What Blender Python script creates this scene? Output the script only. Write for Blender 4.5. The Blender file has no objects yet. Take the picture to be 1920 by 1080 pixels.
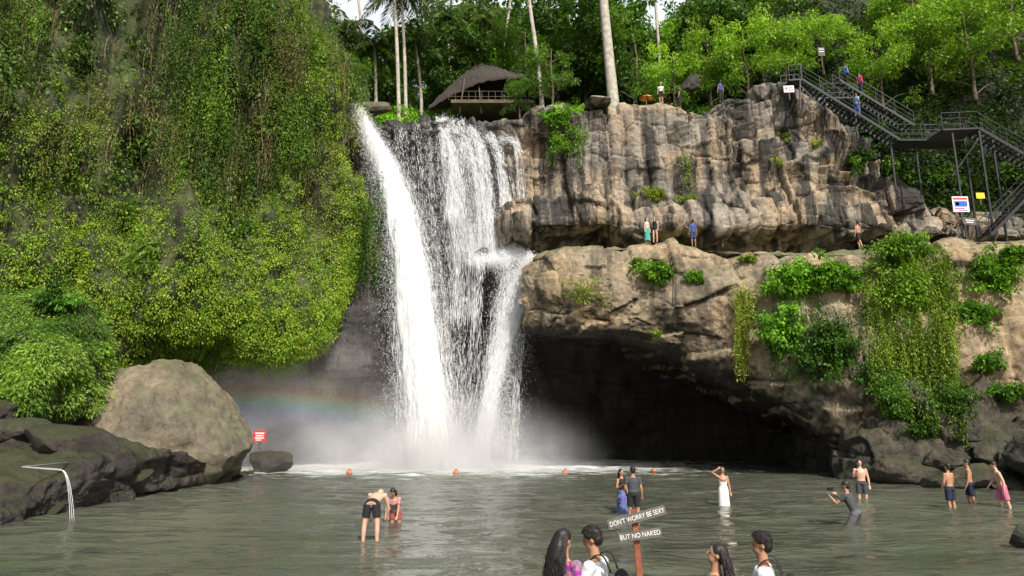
import bpy, bmesh, math, random
import numpy as np
from mathutils import Vector, Matrix
from mathutils.bvhtree import BVHTree
rng=np.random.default_rng(7); random.seed(7)
scene=bpy.context.scene
PITCH=math.radians(11.48); CH=2.6
cp,sp=math.cos(PITCH),math.sin(PITCH)
def S(px,py,Y):
    u=(px-960)/1280; v=(540-py)/1280; t=Y/(cp-sp*v)
    return Vector((u*t,Y,CH+t*(sp+cp*v)))
def W(px,py,z=0.0):
    u=(px-960)/1280; v=(540-py)/1280; t=(z-CH)/(sp+cp*v)
    return Vector((u*t,t*(cp-sp*v),z))
# ---------------------------------------------------------------- noise
def HH(i,j,k,s):
    n=(i*73856093)^(j*19349663)^(k*83492791)^(s*2654435761)
    n=n&0xffffffff
    n=((n^(n>>16))*0x45d9f3b)&0xffffffff
    n=((n^(n>>16))*0x45d9f3b)&0xffffffff
    return ((n^(n>>16))&0xffffff)/float(0xffffff)
def noise3(p,s=1):
    f=np.floor(p).astype(np.int64); r=p-f; r=r*r*(3-2*r); out=0
    for a in (0,1):
        for b in (0,1):
            for c in (0,1):
                w=(r[:,0] if a else 1-r[:,0])*(r[:,1] if b else 1-r[:,1])*(r[:,2] if c else 1-r[:,2])
                out=out+w*HH(f[:,0]+a,f[:,1]+b,f[:,2]+c,s)
    return out*2-1
def fbm(p,o=5,s=1,g=.5):
    a=1.;t=0;q=np.asarray(p,float)
    for i in range(o):
        t=t+a*noise3(q,s+i*13); q=q*2.03; a*=g
    return t
def nrm(a): return a/np.maximum(np.linalg.norm(a,axis=-1,keepdims=True),1e-9)
def blocks(p,w,h,s,tilt=.8,edge=.3,ew=.06):
    """fractured courses of rock: random width columns split at staggered heights"""
    x=p[:,0]/w+.35*p[:,1]/w+.3*noise3(p*np.array([.5,.5,.12])/w*1.2,s+3); i=np.floor(x).astype(np.int64)
    m=HH(i//2,i*0,i*0,s+31)>.6; i2=np.where(m,i//2*2,i); fx=np.where(m,(x-i2)/2,x-i2)
    z0=i*0
    z=p[:,2]/h*(.7+.7*HH(i2,z0,z0,s+5))+3*HH(i2,z0,z0,s+7)+.22*noise3(p*.7/w,s+9)+(HH(i2,z0,z0,s+12)-.5)*fx*.7; k=np.floor(z).astype(np.int64); fz=z-k
    o=HH(i2,k,z0,s)-.5+tilt*((HH(i2,k,z0,s+1)-.5)*(fx-.5)+(HH(i2,k,z0,s+2)-.3)*(fz-.5))
    ex=np.minimum(fx,1-fx)*np.where(m,2,1)*w;ez=np.minimum(fz,1-fz)*h
    return o-edge*np.exp(-ex/ew)-edge*.8*np.exp(-ez/ew)
# ---------------------------------------------------------------- mesh helpers
def npmesh(name,V,F,mat=None,smooth=False,col=None):
    V=np.asarray(V,dtype=np.float32);F=np.asarray(F,dtype=np.int32)
    me=bpy.data.meshes.new(name); k=F.shape[1]; m=len(F)
    me.vertices.add(len(V)); me.vertices.foreach_set('co',V.ravel())
    me.loops.add(m*k); me.loops.foreach_set('vertex_index',F.ravel())
    me.polygons.add(m); me.polygons.foreach_set('loop_start',np.arange(0,m*k,k,dtype=np.int32))
    me.polygons.foreach_set('use_smooth',np.full(m,smooth,dtype=bool))
    if col is not None:
        a=me.color_attributes.new('tint','FLOAT_COLOR','POINT')
        c=np.ones((len(V),4),dtype=np.float32); c[:,:3]=col; a.data.foreach_set('color',c.ravel())
    if mat: me.materials.append(mat)
    me.update(calc_edges=True)
    return me
def ob(name,me,parent=None,loc=(0,0,0),**pr):
    o=bpy.data.objects.new(name,me); scene.collection.objects.link(o); o.location=loc
    if parent is not None: o.parent=parent
    for k,v in pr.items():
        if v is not None: o[k]=v
    return o
def root(name,loc,label,category,group=None,rz=0):
    o=ob(name,None,loc=loc,label=label,category=category,group=group); o.rotation_euler[2]=rz; o.empty_display_size=.3
    return o
def comb(parts):
    Vs=[];Fs=[];n=0
    for V,F in parts:
        Vs.append(np.asarray(V,float));Fs.append(np.asarray(F)+n);n+=len(V)
    return np.concatenate(Vs),np.concatenate(Fs)
def beam(p,q,w,h=None,up=(0,0,1)):
    h=h or w;p=np.array(p,float);q=np.array(q,float);d=nrm(q-p);u=np.array(up,float)
    if abs(d@u)>.98:u=np.array([0,1.,0])
    s=nrm(np.cross(d,u));u=np.cross(s,d);V=[]
    for e in (p,q):
        for a,b in ((-1,-1),(1,-1),(1,1),(-1,1)):V.append(e+s*a*w/2+u*b*h/2)
    return np.array(V),np.array([[0,1,2,3],[7,6,5,4],[0,4,5,1],[1,5,6,2],[2,6,7,3],[3,7,4,0]])
def tube(pts,rad,n=10,ref=(1,0,0),cap=True):
    P=np.array([tuple(p) for p in pts],float); R=np.array([(r,r) if np.isscalar(r) else r for r in rad],float)
    T=nrm(np.gradient(P,axis=0))
    if cap:
        P=np.concatenate([P[:1],P,P[-1:]]);T=np.concatenate([T[:1],T,T[-1:]]);R=np.concatenate([R[:1]*.02,R,R[-1:]*.02])
    ref=np.tile(np.array(ref,float),(len(P),1)); bad=np.abs((ref*T).sum(1))>.95
    ref[bad]=(0,1,.1)
    s=nrm(ref-T*(ref*T).sum(1,keepdims=True)); b=np.cross(T,s)
    a=np.arange(n)*2*math.pi/n
    V=P[:,None]+s[:,None]*(np.cos(a)[None,:,None]*R[:,0][:,None,None])+b[:,None]*(np.sin(a)[None,:,None]*R[:,1][:,None,None])
    m=len(P);i=np.arange(m-1)[:,None];j=np.arange(n)[None]
    F=np.stack([i*n+j,i*n+(j+1)%n,(i+1)*n+(j+1)%n,(i+1)*n+j],-1).reshape(-1,4)
    return V.reshape(-1,3),F
def ell(c,r,n=14,m=9,R=None):
    V=[]
    for x in np.linspace(.03,math.pi-.03,m):
        for j in range(n):
            t=j*2*math.pi/n; V.append((math.sin(x)*math.cos(t)*r[0],math.sin(x)*math.sin(t)*r[1],math.cos(x)*r[2]))
    V=np.array(V)
    if R is not None: V=V@np.array(R).T
    i=np.arange(m-1)[:,None];j=np.arange(n)[None]
    F=np.stack([i*n+j,(i+1)*n+j,(i+1)*n+(j+1)%n,i*n+(j+1)%n],-1).reshape(-1,4)
    return V+np.array(c),F
def crm(k,n):
    M_=np.zeros((n,k))
    for r,t in enumerate(np.linspace(0,k-1,n)):
        i=min(int(t),k-2);f=t-i
        w=(-.5*f+f*f-.5*f**3,1-2.5*f*f+1.5*f**3,.5*f+2*f*f-1.5*f**3,-.5*f*f+.5*f**3)
        for d,ww in zip((-1,0,1,2),w): M_[r,min(max(i+d,0),k-1)]+=ww
    return M_
def spline(pts,n): return crm(len(pts),n)@np.array([tuple(p) for p in pts],float)
BV=[]
def surface(name,C,nr,nc,disp,mat,smooth=True,**pr):
    C=np.array([[tuple(p) for p in r] for r in C],float)
    D=np.einsum('ai,ijk,bj->abk',crm(C.shape[0],nr),C,crm(C.shape[1],nc))
    def normals(D): return nrm(np.cross(np.gradient(D,axis=0),np.gradient(D,axis=1)))
    N=normals(D)
    if disp is not None:
        D=D+N*disp(D.reshape(-1,3)).reshape(nr,nc,1); N=normals(D)
    i=np.arange(nr-1)[:,None]*nc;j=np.arange(nc-1)[None]
    F=np.stack([i+j,i+nc+j,i+nc+j+1,i+j+1],-1).reshape(-1,4)
    V=D.reshape(-1,3)
    o=ob(name,npmesh(name,V,F,mat,smooth),kind='structure',**pr)
    BV.append((V,F))
    return o,V,N.reshape(-1,3)
# ---------------------------------------------------------------- materials
def newmat(name):
    m=bpy.data.materials.new(name);m.use_nodes=True;nt=m.node_tree;nt.nodes.clear()
    return m,nt,nt.nodes.new('ShaderNodeOutputMaterial')
def nd(nt,t,ins={},**pr):
    n=nt.nodes.new('ShaderNode'+t)
    for k,v in pr.items(): setattr(n,k,v)
    for k,v in ins.items():
        s=n.inputs[k]
        if isinstance(v,bpy.types.NodeSocket): nt.links.new(v,s)
        else:
            if isinstance(v,tuple) and len(v)==3 and s.type=='RGBA': v=v+(1,)
            s.default_value=v
    return n
def ramp(nt,fac,stops):
    n=nt.nodes.new('ShaderNodeValToRGB');nt.links.new(fac,n.inputs[0]);e=n.color_ramp.elements
    while len(e)<len(stops):e.new(.5)
    for x,(p,c) in zip(e,stops):
        x.position=p;x.color=(c,c,c,1) if np.isscalar(c) else tuple(c)+(1,)
    return n.outputs[0]
def mixc(nt,f,a,b,bt='MIX'):
    n=nt.nodes.new('ShaderNodeMix');n.data_type='RGBA';n.blend_type=bt
    for s,v in ((n.inputs[0],f),(n.inputs[6],a),(n.inputs[7],b)):
        if isinstance(v,bpy.types.NodeSocket): nt.links.new(v,s)
        else: s.default_value=v if np.isscalar(v) else tuple(v)+(1,)
    return n.outputs[2]
def rockmat(name,c1,c2,dark,stain=.8,moss=.5,rough=.85,sc=1.,mosscol=(.05,.085,.012),bump=.7,under=None,edge0=.47,strata=1.):
    m,nt,out=newmat(name); co=nd(nt,'TexCoord').outputs['Object']
    big=nd(nt,'TexNoise',{'Vector':co,'Scale':.25*sc,'Detail':4.}).outputs[0]
    col=mixc(nt,ramp(nt,big,[(.42,0.),(.57,1.)]),c1,c2)
    fine=nd(nt,'TexNoise',{'Vector':co,'Scale':2.6*sc,'Detail':7.,'Roughness':.75}).outputs[0]
    mp=nd(nt,'Mapping',{'Vector':co,'Scale':(1.0,1.0,.09)}).outputs[0]
    st=nd(nt,'TexNoise',{'Vector':mp,'Scale':.8*sc,'Detail':6.,'Roughness':.66}).outputs[0]
    col=mixc(nt,ramp(nt,st,[(edge0,0.),(edge0+.1,stain)]),col,dark)
    col=mixc(nt,ramp(nt,st,[(.3,.55),(.4,0.)]),col,tuple(min(1,x*1.45+.04) for x in c2))
    ml=nd(nt,'Mapping',{'Vector':co,'Scale':(.14,.14,1.4)}).outputs[0]
    ly=nd(nt,'TexNoise',{'Vector':ml,'Scale':1.3*sc,'Detail':4.,'Distortion':.8}).outputs[0]
    col=mixc(nt,strata,col,ramp(nt,ly,[(.35,.62),(.5,1.),(.7,1.15)]),'MULTIPLY')
    col=mixc(nt,1.,col,ramp(nt,fine,[(.3,.42),(.5,.95),(.72,1.45)]),'MULTIPLY')
    nz=nd(nt,'SeparateXYZ',{0:nd(nt,'NewGeometry').outputs['Normal']}).outputs[2]
    mo=nd(nt,'Math',{0:nz,1:big},operation='MULTIPLY').outputs[0];mo=nd(nt,'Math',{0:fine,1:.25,2:mo},operation='MULTIPLY_ADD').outputs[0]
    col=mixc(nt,ramp(nt,mo,[(.37,0.),(.56,moss)]),col,mosscol)
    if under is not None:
        under_shade=nd(nt,'MapRange',{0:nz,1:-.7,2:-.1,3:under,4:1.}).outputs[0]  # darkens down-facing rock: overhang shade put into the colour
        col=mixc(nt,1.,col,under_shade,'MULTIPLY')
    bp=nd(nt,'Bump',{'Height':fine,'Strength':bump,'Distance':.28}).outputs[0]
    b=nd(nt,'BsdfPrincipled',{'Base Color':col,'Roughness':rough,'Normal':bp})
    nt.links.new(b.outputs[0],out.inputs[0]); return m
def leafmat(name,tr=.35,rough=.5):
    m,nt,out=newmat(name)
    a=nd(nt,'Attribute',attribute_name='tint').outputs['Color']
    hv=nd(nt,'HueSaturation',{'Color':a,'Value':nd(nt,'MapRange',{0:nd(nt,'ObjectInfo').outputs['Random'],3:.8,4:1.25}).outputs[0]}).outputs[0]
    b=nd(nt,'BsdfPrincipled',{'Base Color':hv,'Roughness':rough,'Specular IOR Level':.3})
    t=nd(nt,'BsdfTranslucent',{'Color':mixc(nt,1.,hv,(1.4,1.4,.5),'MULTIPLY')})
    x=nd(nt,'MixShader',{0:tr,1:b.outputs[0],2:t.outputs[0]})
    nt.links.new(x.outputs[0],out.inputs[0]); return m
def plain(name,c,rough=.7,metal=0.,var=.25,scale=6.,bump=.15,sub=0.):
    m,nt,out=newmat(name); co=nd(nt,'TexCoord').outputs['Object']
    n=nd(nt,'TexNoise',{'Vector':co,'Scale':scale,'Detail':5.}).outputs[0]
    col=mixc(nt,1.,c,ramp(nt,n,[(.25,1-var),(.75,1+var)]),'MULTIPLY')
    bp=nd(nt,'Bump',{'Height':n,'Strength':bump,'Distance':.03}).outputs[0]
    b=nd(nt,'BsdfPrincipled',{'Base Color':col,'Roughness':rough,'Metallic':metal,'Normal':bp})
    nt.links.new(b.outputs[0],out.inputs[0]); return m
def floral(name,base):
    m,nt,out=newmat(name); co=nd(nt,'TexCoord').outputs['Object']
    v=nd(nt,'TexVoronoi',{'Vector':co,'Scale':26.})
    hs=nd(nt,'HueSaturation',{'Color':v.outputs['Color'],'Saturation':1.2,'Value':.5}).outputs[0]
    b=nd(nt,'BsdfPrincipled',{'Base Color':mixc(nt,.6,hs,base),'Roughness':.8}); nt.links.new(b.outputs[0],out.inputs[0]); return m
M_upper=rockmat('upper_cliff_rock',(.40,.305,.20),(.285,.25,.205),(.035,.032,.029),.94,.2,strata=.6,edge0=.455)
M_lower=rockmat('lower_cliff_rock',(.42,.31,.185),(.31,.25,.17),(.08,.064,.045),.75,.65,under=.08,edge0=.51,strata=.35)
M_wet=rockmat('wet_dark_rock',(.045,.04,.035),(.07,.065,.06),(.016,.016,.016),.8,.2,rough=.35)
M_cave=rockmat('cave_shade_rock',(.04,.03,.022),(.03,.026,.02),(.01,.01,.009),.7,.0,rough=.8)  # near-black colour paints the cave's shade, lifted a little for mist haze
M_boul=rockmat('boulder_rock',(.205,.165,.11),(.155,.135,.095),(.09,.075,.05),.5,.4,sc=1.2,bump=.45,mosscol=(.09,.10,.03),strata=.3)
M_bdark=rockmat('dark_boulder_rock',(.038,.032,.026),(.065,.052,.038),(.016,.015,.013),.6,.6,rough=.4,sc=1.9,mosscol=(.05,.06,.015),strata=.3)
M_bank=rockmat('bank_rock',(.13,.105,.07),(.09,.08,.058),(.03,.028,.022),.75,.55,rough=.7,sc=1.6,mosscol=(.06,.08,.018),strata=.3,bump=1.)
M_soil=rockmat('overgrown_cliff_ground',(.05,.065,.016),(.075,.08,.03),(.015,.02,.008),.8,.6)
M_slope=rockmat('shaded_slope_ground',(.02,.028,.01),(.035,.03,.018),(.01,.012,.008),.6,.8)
M_leaf=leafmat('foliage')
M_bark=plain('pale_bark',(.42,.38,.32),.9,var=.4,scale=3,bump=.5)
M_barkd=plain('dark_bark',(.12,.09,.06),.9,var=.5,scale=3,bump=.6)
M_metal=plain('black_painted_metal',(.028,.03,.034),.5,.3)
M_thatch=plain('weathered_thatch',(.045,.037,.03),.95,var=.6,scale=5,bump=1.)
M_bamboo=plain('bamboo_wood',(.085,.058,.035),.6,var=.35)
M_wood=plain('sign_post_wood',(.24,.075,.035),.7,var=.4,scale=12)
M_board=plain('grey_sign_board',(.12,.11,.095),.8,var=.4,scale=14)
M_white=plain('white_paint',(.8,.8,.78),.6,var=.05)
M_pipe=plain('grey_plastic_pipe',(.36,.36,.34),.5,var=.2)
M_red=plain('red_paint',(.66,.035,.045),.5,var=.1)
M_orange=plain('orange_plastic',(.5,.16,.06),.5,var=.3)
M_blue=plain('blue_paint',(.03,.10,.45),.5,var=.1)
M_yellow=plain('yellow_paint',(.75,.6,.03),.5,var=.1)
def whitewater(name):
    m,nt,out=newmat(name)
    d=nd(nt,'BsdfDiffuse',{'Color':(.93,.94,.95)});t=nd(nt,'BsdfTranslucent',{'Color':(.93,.94,.95)})
    x=nd(nt,'MixShader',{0:.35,1:d.outputs[0],2:t.outputs[0]})
    nt.links.new(x.outputs[0],out.inputs[0]);return m
M_ww=whitewater('falling_white_water')
def watermat():
    m,nt,out=newmat('murky_river_water'); co=nd(nt,'NewGeometry').outputs['Position']
    mp=nd(nt,'Mapping',{'Vector':co,'Scale':(.6,1.4,1)}).outputs[0]
    n1=nd(nt,'TexNoise',{'Vector':mp,'Scale':.65,'Detail':4.,'Roughness':.55,'Distortion':.7}).outputs[0]
    n2=nd(nt,'TexNoise',{'Vector':mp,'Scale':3.0,'Detail':3.,'Distortion':.5}).outputs[0]
    h=nd(nt,'Math',{0:n2,1:.22,2:n1},operation='MULTIPLY_ADD').outputs[0]
    bp=nd(nt,'Bump',{'Height':h,'Strength':.85,'Distance':.27}).outputs[0]
    B=W(830,872)
    sub=nd(nt,'VectorMath',{0:co,1:(B.x-1,B.y+2,0.)},operation='SUBTRACT').outputs[0]
    sc=nd(nt,'VectorMath',{0:sub,1:(.044,.066,0.)},operation='MULTIPLY').outputs[0]
    ln=nd(nt,'VectorMath',{0:sc},operation='LENGTH').outputs['Value']
    nn=nd(nt,'TexNoise',{'Vector':nd(nt,'Mapping',{'Vector':co,'Scale':(.5,1.3,1)}).outputs[0],'Scale':1.0,'Detail':7.,'Roughness':.72}).outputs[0]
    ff=nd(nt,'Math',{0:nn,1:1.9,2:ln},operation='MULTIPLY_ADD').outputs[0]
    fo=ramp(nt,nd(nt,'Math',{0:ff,1:.5},operation='MULTIPLY').outputs[0],[(.66,1.),(.94,0.)])
    big=nd(nt,'TexNoise',{'Vector':co,'Scale':.12,'Detail':3.}).outputs[0]
    base=mixc(nt,ramp(nt,big,[(.35,0.),(.65,1.)]),(.066,.073,.052),(.098,.105,.077))
    col=mixc(nt,fo,base,(.82,.84,.83))
    b=nd(nt,'BsdfPrincipled',{'Base Color':col,'Roughness':nd(nt,'MapRange',{0:fo,3:.08,4:.8}).outputs[0],'IOR':1.38,'Normal':bp})
    nt.links.new(b.outputs[0],out.inputs[0]);return m
M_water=watermat()
# ---------------------------------------------------------------- foliage helpers
def leafq(P,N,L,Wd,col,droop=.25):
    n=len(P);r=rng.normal(size=(n,3));s=nrm(np.cross(N,r));L=np.broadcast_to(L,n)[:,None];Wd=np.broadcast_to(Wd,n)[:,None]
    tip=P+N*L;tip[:,2]-=droop*L[:,0];mid=P+N*L*.45
    V=np.stack([P,mid-s*Wd,tip,mid+s*Wd],1).reshape(-1,3)
    return V,np.arange(4*n).reshape(n,4),np.repeat(col,4,axis=0)
def clumps(C,N,R,k,size,tint,out=.5,down=.35,flat=.7,jit=.22,wid=.32):
    m=len(C);R=np.broadcast_to(R,m);i=np.repeat(np.arange(m),k)
    d=nrm(rng.normal(size=(m*k,3)));q=d*(rng.random((m*k,1))**.4)*R[i][:,None];q[:,2]*=flat
    P=C[i]+q+N[i]*R[i][:,None]*.3
    D=nrm(d*.7+N[i]*out+rng.normal(size=d.shape)*.45+np.array([0,0,-down]))
    L=size*(.6+.8*rng.random(m*k))
    col=tint[i]*(1-jit+2*jit*rng.random((m*k,1)))
    return leafq(P,D,L,L*wid,col)
def pal(n,a,b,w=None):
    a=np.array(a);b=np.array(b);t=rng.random((n,1)) if w is None else w.reshape(-1,1)
    return (a*(1-t)+b*t)*(.75+.5*rng.random((n,1)))
DK=(.03,.07,.011);MD=(.09,.185,.018);BR=(.2,.35,.025);YG=(.32,.40,.045);BN=(.21,.165,.07)
G1=(.07,.175,.014);G2=(.2,.41,.024)
def merge3(l):
    V=[];F=[];C=[];n=0
    for v,f,c in l: V.append(v);F.append(f+n);C.append(c);n+=len(v)
    return np.concatenate(V),np.concatenate(F),np.concatenate(C)
# ---------------------------------------------------------------- LEFT CLIFF
def row(py,l): return [S(a,py,y) for a,y in l]
dl=[-900,-300,20,240,400,520]
def lrow(py,edge,base,ye): return row(py,[(a,y) for a,y in zip(dl,base)]+[(edge-25,ye-.9),(edge,ye),(edge+12,ye+3),(edge+22,ye+10)])
Cl=[lrow(-260,535,[24,29,34,37,39.5,42],45),lrow(-60,555,[24,29,33.5,36.5,39.5,42],45.5),lrow(120,600,[24,29,33.5,36.5,39.5,42.3],45.5),
    lrow(230,645,[24,29,33.5,36.5,39.5,42.3],45.4),lrow(330,650,[24.5,30,34,36.8,39.5,42],45.2),lrow(450,668,[24.5,30,34,36,38.5,41],44.8),
    lrow(560,650,[25,30.5,34.5,36,38,40.5],44),lrow(625,606,[25,31,35,37,39,41],43.6)]
last=row(658,[(a,y) for a,y in zip(dl,[25,31,35.5,38.5,40.5,42])]+[(560,43.4),(580,44),(592,47),(605,52)])
Cl.append(last)
Cl.append([p+Vector((0,3.5,-.3)) for p in last]); Cl.append([p+Vector((0,9,.3)) for p in last])
def groove(p): return fbm(p*np.array([.42,.42,.055])+np.array([3.,1.,0]),3,15)
def dleft(p):
    up=np.clip((p[:,2]-11)/5,0,1)
    return 1.0*fbm(p*np.array([.22,.22,.16]),4,3)+.5*fbm(p*np.array([.9,.9,.4]),4,8)+(.45+1.2*up)*groove(p)+.4*up*fbm(p*np.array([1.3,1.3,.12]),2,88)
lo,LV,LN=surface('cliff',Cl,260,360,dleft,M_soil,label='tall vegetated cliff wall overhanging the pool')
sel=(LV[:,0]>-34)&(LV[:,2]<40)
def strings(P0,L,tints,sz,step=.07,wob=.08,sd=.06,wid=.3):
    Ls=[]
    for q,l,c in zip(P0,L,tints):
        m=int(l/step)+2;t=np.linspace(0,1,m)[:,None]
        P=q+t*np.array([0,0,-l])+np.sin(t*5+q[0]*7)*np.array([wob,wob*.6,0])+rng.normal(size=(m,3))*sd
        D=nrm(rng.normal(size=(m,3))*.7+np.array([0,-.2,-.9]));s=sz*(.6+.8*rng.random(m))
        Ls.append(leafq(P,D,s,s*wid,c*(.75+.5*rng.random((m,1)))))
    return merge3(Ls)
def leftfoliage():
    idx=np.where(sel)[0]; Ls=[]; NC=14000
    ii=rng.choice(idx,NC);P=LV[ii]+rng.normal(size=(NC,3))*.13;N=LN[ii]
    x,z=P[:,0],P[:,2]
    nz=fbm(P*.25,3,31);n2=fbm(P*np.array([.6,.6,.3]),3,41);gr=groove(P)
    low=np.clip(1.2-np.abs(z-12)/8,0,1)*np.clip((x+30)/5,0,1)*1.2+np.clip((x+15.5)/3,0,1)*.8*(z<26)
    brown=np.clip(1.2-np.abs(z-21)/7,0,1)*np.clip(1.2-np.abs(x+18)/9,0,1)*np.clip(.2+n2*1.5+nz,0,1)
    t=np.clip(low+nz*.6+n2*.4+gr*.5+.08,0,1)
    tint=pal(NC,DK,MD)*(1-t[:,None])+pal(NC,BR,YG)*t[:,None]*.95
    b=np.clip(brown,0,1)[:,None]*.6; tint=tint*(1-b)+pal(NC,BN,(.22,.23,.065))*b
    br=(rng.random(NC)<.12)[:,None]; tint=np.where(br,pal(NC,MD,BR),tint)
    tint*=np.where((z>20)&(x<-18),.85,1)[:,None]  # upper left leaves tinted darker to paint in tree shade
    big=(t+brown*.6<.42)
    keep=rng.random(NC)<np.where(z<15,np.clip(1.2+n2,.6,1),np.clip(.76+1.1*gr+.35*n2,.16,1))
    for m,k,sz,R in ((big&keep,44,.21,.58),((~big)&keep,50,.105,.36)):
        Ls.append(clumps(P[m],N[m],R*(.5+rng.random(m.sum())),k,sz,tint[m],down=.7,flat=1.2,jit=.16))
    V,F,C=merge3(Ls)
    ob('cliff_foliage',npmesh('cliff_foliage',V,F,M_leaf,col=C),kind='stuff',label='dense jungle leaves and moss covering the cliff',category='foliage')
    m=(LV[:,0]>-31)&(LV[:,0]<-9.5)&(LV[:,2]>15)&(LV[:,2]<38)&(groove(LV)>.0)
    ii=rng.choice(np.where(m)[0],200);Q=[];Ln=[];T=[]
    for q in ii:
        c=pal(1,*[(DK,MD),(MD,BR),(MD,G1),((.12,.12,.035),(.22,.22,.065))][int(rng.integers(0,4))])[0]*(.9 if LV[q,0]<-18 else 1.)  # creepers on the left get painted shade too
        L0=1.6+4*rng.random()
        for _ in range(int(6+rng.integers(0,14))):
            Q.append(LV[q]+LN[q]*(.45+.5*rng.random())+rng.normal(size=3)*np.array([.6,.25,.4]));Ln.append(L0*(.4+.8*rng.random()));T.append(c)
    V,F,C=strings(Q,Ln,T,.13,.06,sd=.08)
    ob('hanging_creepers',npmesh('hanging_creepers',V,F,M_leaf,col=C),kind='stuff',label='leafy creepers hanging down the cliff in curtains',category='vines')
    m=(LV[:,0]>-28)&(LV[:,0]<-12)&(LV[:,2]>17)&(LV[:,2]<34)
    ii=rng.choice(np.where(m)[0],70);Ls=[]
    for q in ii:
        nb=int(4+rng.integers(0,18));L0=2.5+4*rng.random()
        for _ in range(nb):
            L=L0*(.5+.6*rng.random());mm=int(L/.35)+2;t=np.linspace(0,1,mm)[:,None]
            s=LV[q]+LN[q]*(.6+.55*rng.random())+rng.normal(size=3)*np.array([.4,.25,.5])
            a=rng.random()*6;P=s+t*np.array([.25*rng.normal(),0,-L])+np.sin(t*7+a)*np.array([.07,.05,0])
            D=P[1:]-P[:-1];l=np.linalg.norm(D,axis=1)
            Ls.append(leafq(P[:-1],nrm(D),l*1.25,.012+.014*rng.random(),np.tile(pal(1,(.07,.05,.03),(.24,.18,.1)),(mm-1,1)),0))
    V,F,C=merge3(Ls)
    ob('hanging_roots',npmesh('hanging_roots',V,F,M_leaf,col=C),kind='stuff',label='brown hanging roots and creepers on the cliff',category='roots')
leftfoliage()
# ---------------------------------------------------------------- rock displacement
def blocky(a,b,seed,w=2.4,h=3.6,fl=0.,lump=.2,fi=.4,hr=.34):
    def f(p):
        q=p+.15*np.stack([fbm(p*.6,3,seed+1),fbm(p*.6,3,seed+2),fbm(p*.6,3,seed+3)],1)
        r=a*1.5*blocks(q,w,h,seed,1.3,.2,.06)+b*1.1*blocks(q+3.3,w*.42,h*hr,seed+40,1.5,.2,.05)
        if fi: r=r+b*fi*blocks(q+1.3,w*.17,h*.16,seed+70,1.,.2,.04)
        r=r+lump*fbm(p*np.array([.5,.5,.4]),6,seed+90)
        if fl:
            x=q[:,0]*.62+.5*noise3(p*np.array([.3,.3,.08]),seed+80);mk=np.clip(noise3(p*np.array([.13,.13,.22]),seed+81)*2.2-.3,0,1)
            r=r*(1-.3*mk)+fl*mk*(np.abs(np.sin(x*math.pi))**.55-.5)
        return r
    return f
cols=[150,400,620,700,800,900,1000,1200,1500,1800]
def brow(z,ys): return [Vector(((a-960)/1280*(y*1.03),y,z)) for a,y in zip(cols,ys)]
zt=S(840,226,48.3).z
Cb=[[p+Vector((0,5,-.2)) for p in brow(zt,[50,50,49.5,49,48.3,48.3,48,50,50,50])],brow(zt,[50,50,49.5,49,48.3,48.3,48,50,50,50]),brow(21,[50,50,49.5,49,49,49,48.7,50,50,50]),
    brow(15,[50,50,49.5,49,49.2,49,48.3,51,51,51]),brow(12,[49,49,48.5,49,49.5,48.8,48,53,53,52]),brow(7,[49,49,50,52,53,54,55,58,58,54]),brow(2,[49,50,51,53,55,57,58,60,60,50]),brow(-2,[49,50,51,53,55,57,58,60,60,50])]
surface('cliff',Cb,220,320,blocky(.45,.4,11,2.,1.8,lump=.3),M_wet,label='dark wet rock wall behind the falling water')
Ck=[[Vector(((a-960)/1280*y*1.03,y,z)) for a,y in l] for z,l in ((13.5,[(960,49.5),(1100,50),(1300,50),(1500,49),(1700,47)]),(9,[(950,52),(1100,53),(1300,53.5),(1500,52),(1700,48)]),(3,[(940,54.5),(1100,55.5),(1300,56),(1500,54),(1700,48)]),(-2,[(940,54.5),(1100,55.5),(1300,56),(1500,54),(1700,48)]))]
surface('cliff',Ck,80,140,lambda p:.8*fbm(p*.35,6,12),M_cave,label='back wall of the cave with shade painted in near black')
Cs=[[S(a,py,y) for a,y in l] for py,l in ((300,[(645,48),(680,46.6),(708,46.8),(735,49)]),(440,[(640,48),(676,46.2),(708,46.6),(740,49)]),(540,[(628,47),(660,45.4),(704,45.8),(742,48.5)]),
    (640,[(590,46),(624,44.8),(690,45.2),(738,48)]),(705,[(580,45.3),(620,44.6),(686,44.9),(730,47.5)]))]
Cs.append([p+Vector((0,6,.5)) for p in Cs[-1]])
surface('cliff',Cs,110,80,blocky(.2,.2,21,2,4),M_wet,label='smooth dark rock slab beside the falls')
uc=[925,960,1060,1180,1290,1400,1490,1560,1620,1680,1780,1900,2100,2400]
ytop=[240,224,198,204,202,178,166,226,262,350,385,398,405,410]
yt=[49,47.2,46.3,46,46,46,45.8,45.8,45.8,45.6,45.5,45,44,42]
yb=[48.5,46,45,44.6,44.3,44.2,44.3,44.3,44.3,44.2,44,43.5,42.5,41]
def urow(f,dy=0,z=0): return [S(a,t+(446-t)*f,y0+(y1-y0)*f+dy)+Vector((0,0,z)) for a,t,y0,y1 in zip(uc,ytop,yt,yb)]
Cu=[[p+Vector((0,6,-.6)) for p in urow(0)],[p+Vector((0,1.5,0)) for p in urow(0)],urow(0,-.1),urow(.1,-.35),urow(.35,-.2),urow(.62,.1),urow(.72,-.5),urow(.92,-.7),[p+Vector((0,1.8,-.3)) for p in urow(1.0)],[p+Vector((0,2.2,-1.6)) for p in urow(1.0)]]
uo,UV,UN=surface('cliff',Cu,360,820,blocky(.8,.5,33,2.9,4.2,.5,.08,.36,.42),M_upper,label='weathered tan and grey fractured rock cliff')
lc=[980,1012,1060,1200,1330,1420,1520,1620,1750,1900,2100,2400]
l0=[505,490,474,464,470,478,478,478,460,456,454,454]
lY=[44,42.5,41.3,40.6,40,39,38,37,36,35,33,30]
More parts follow.
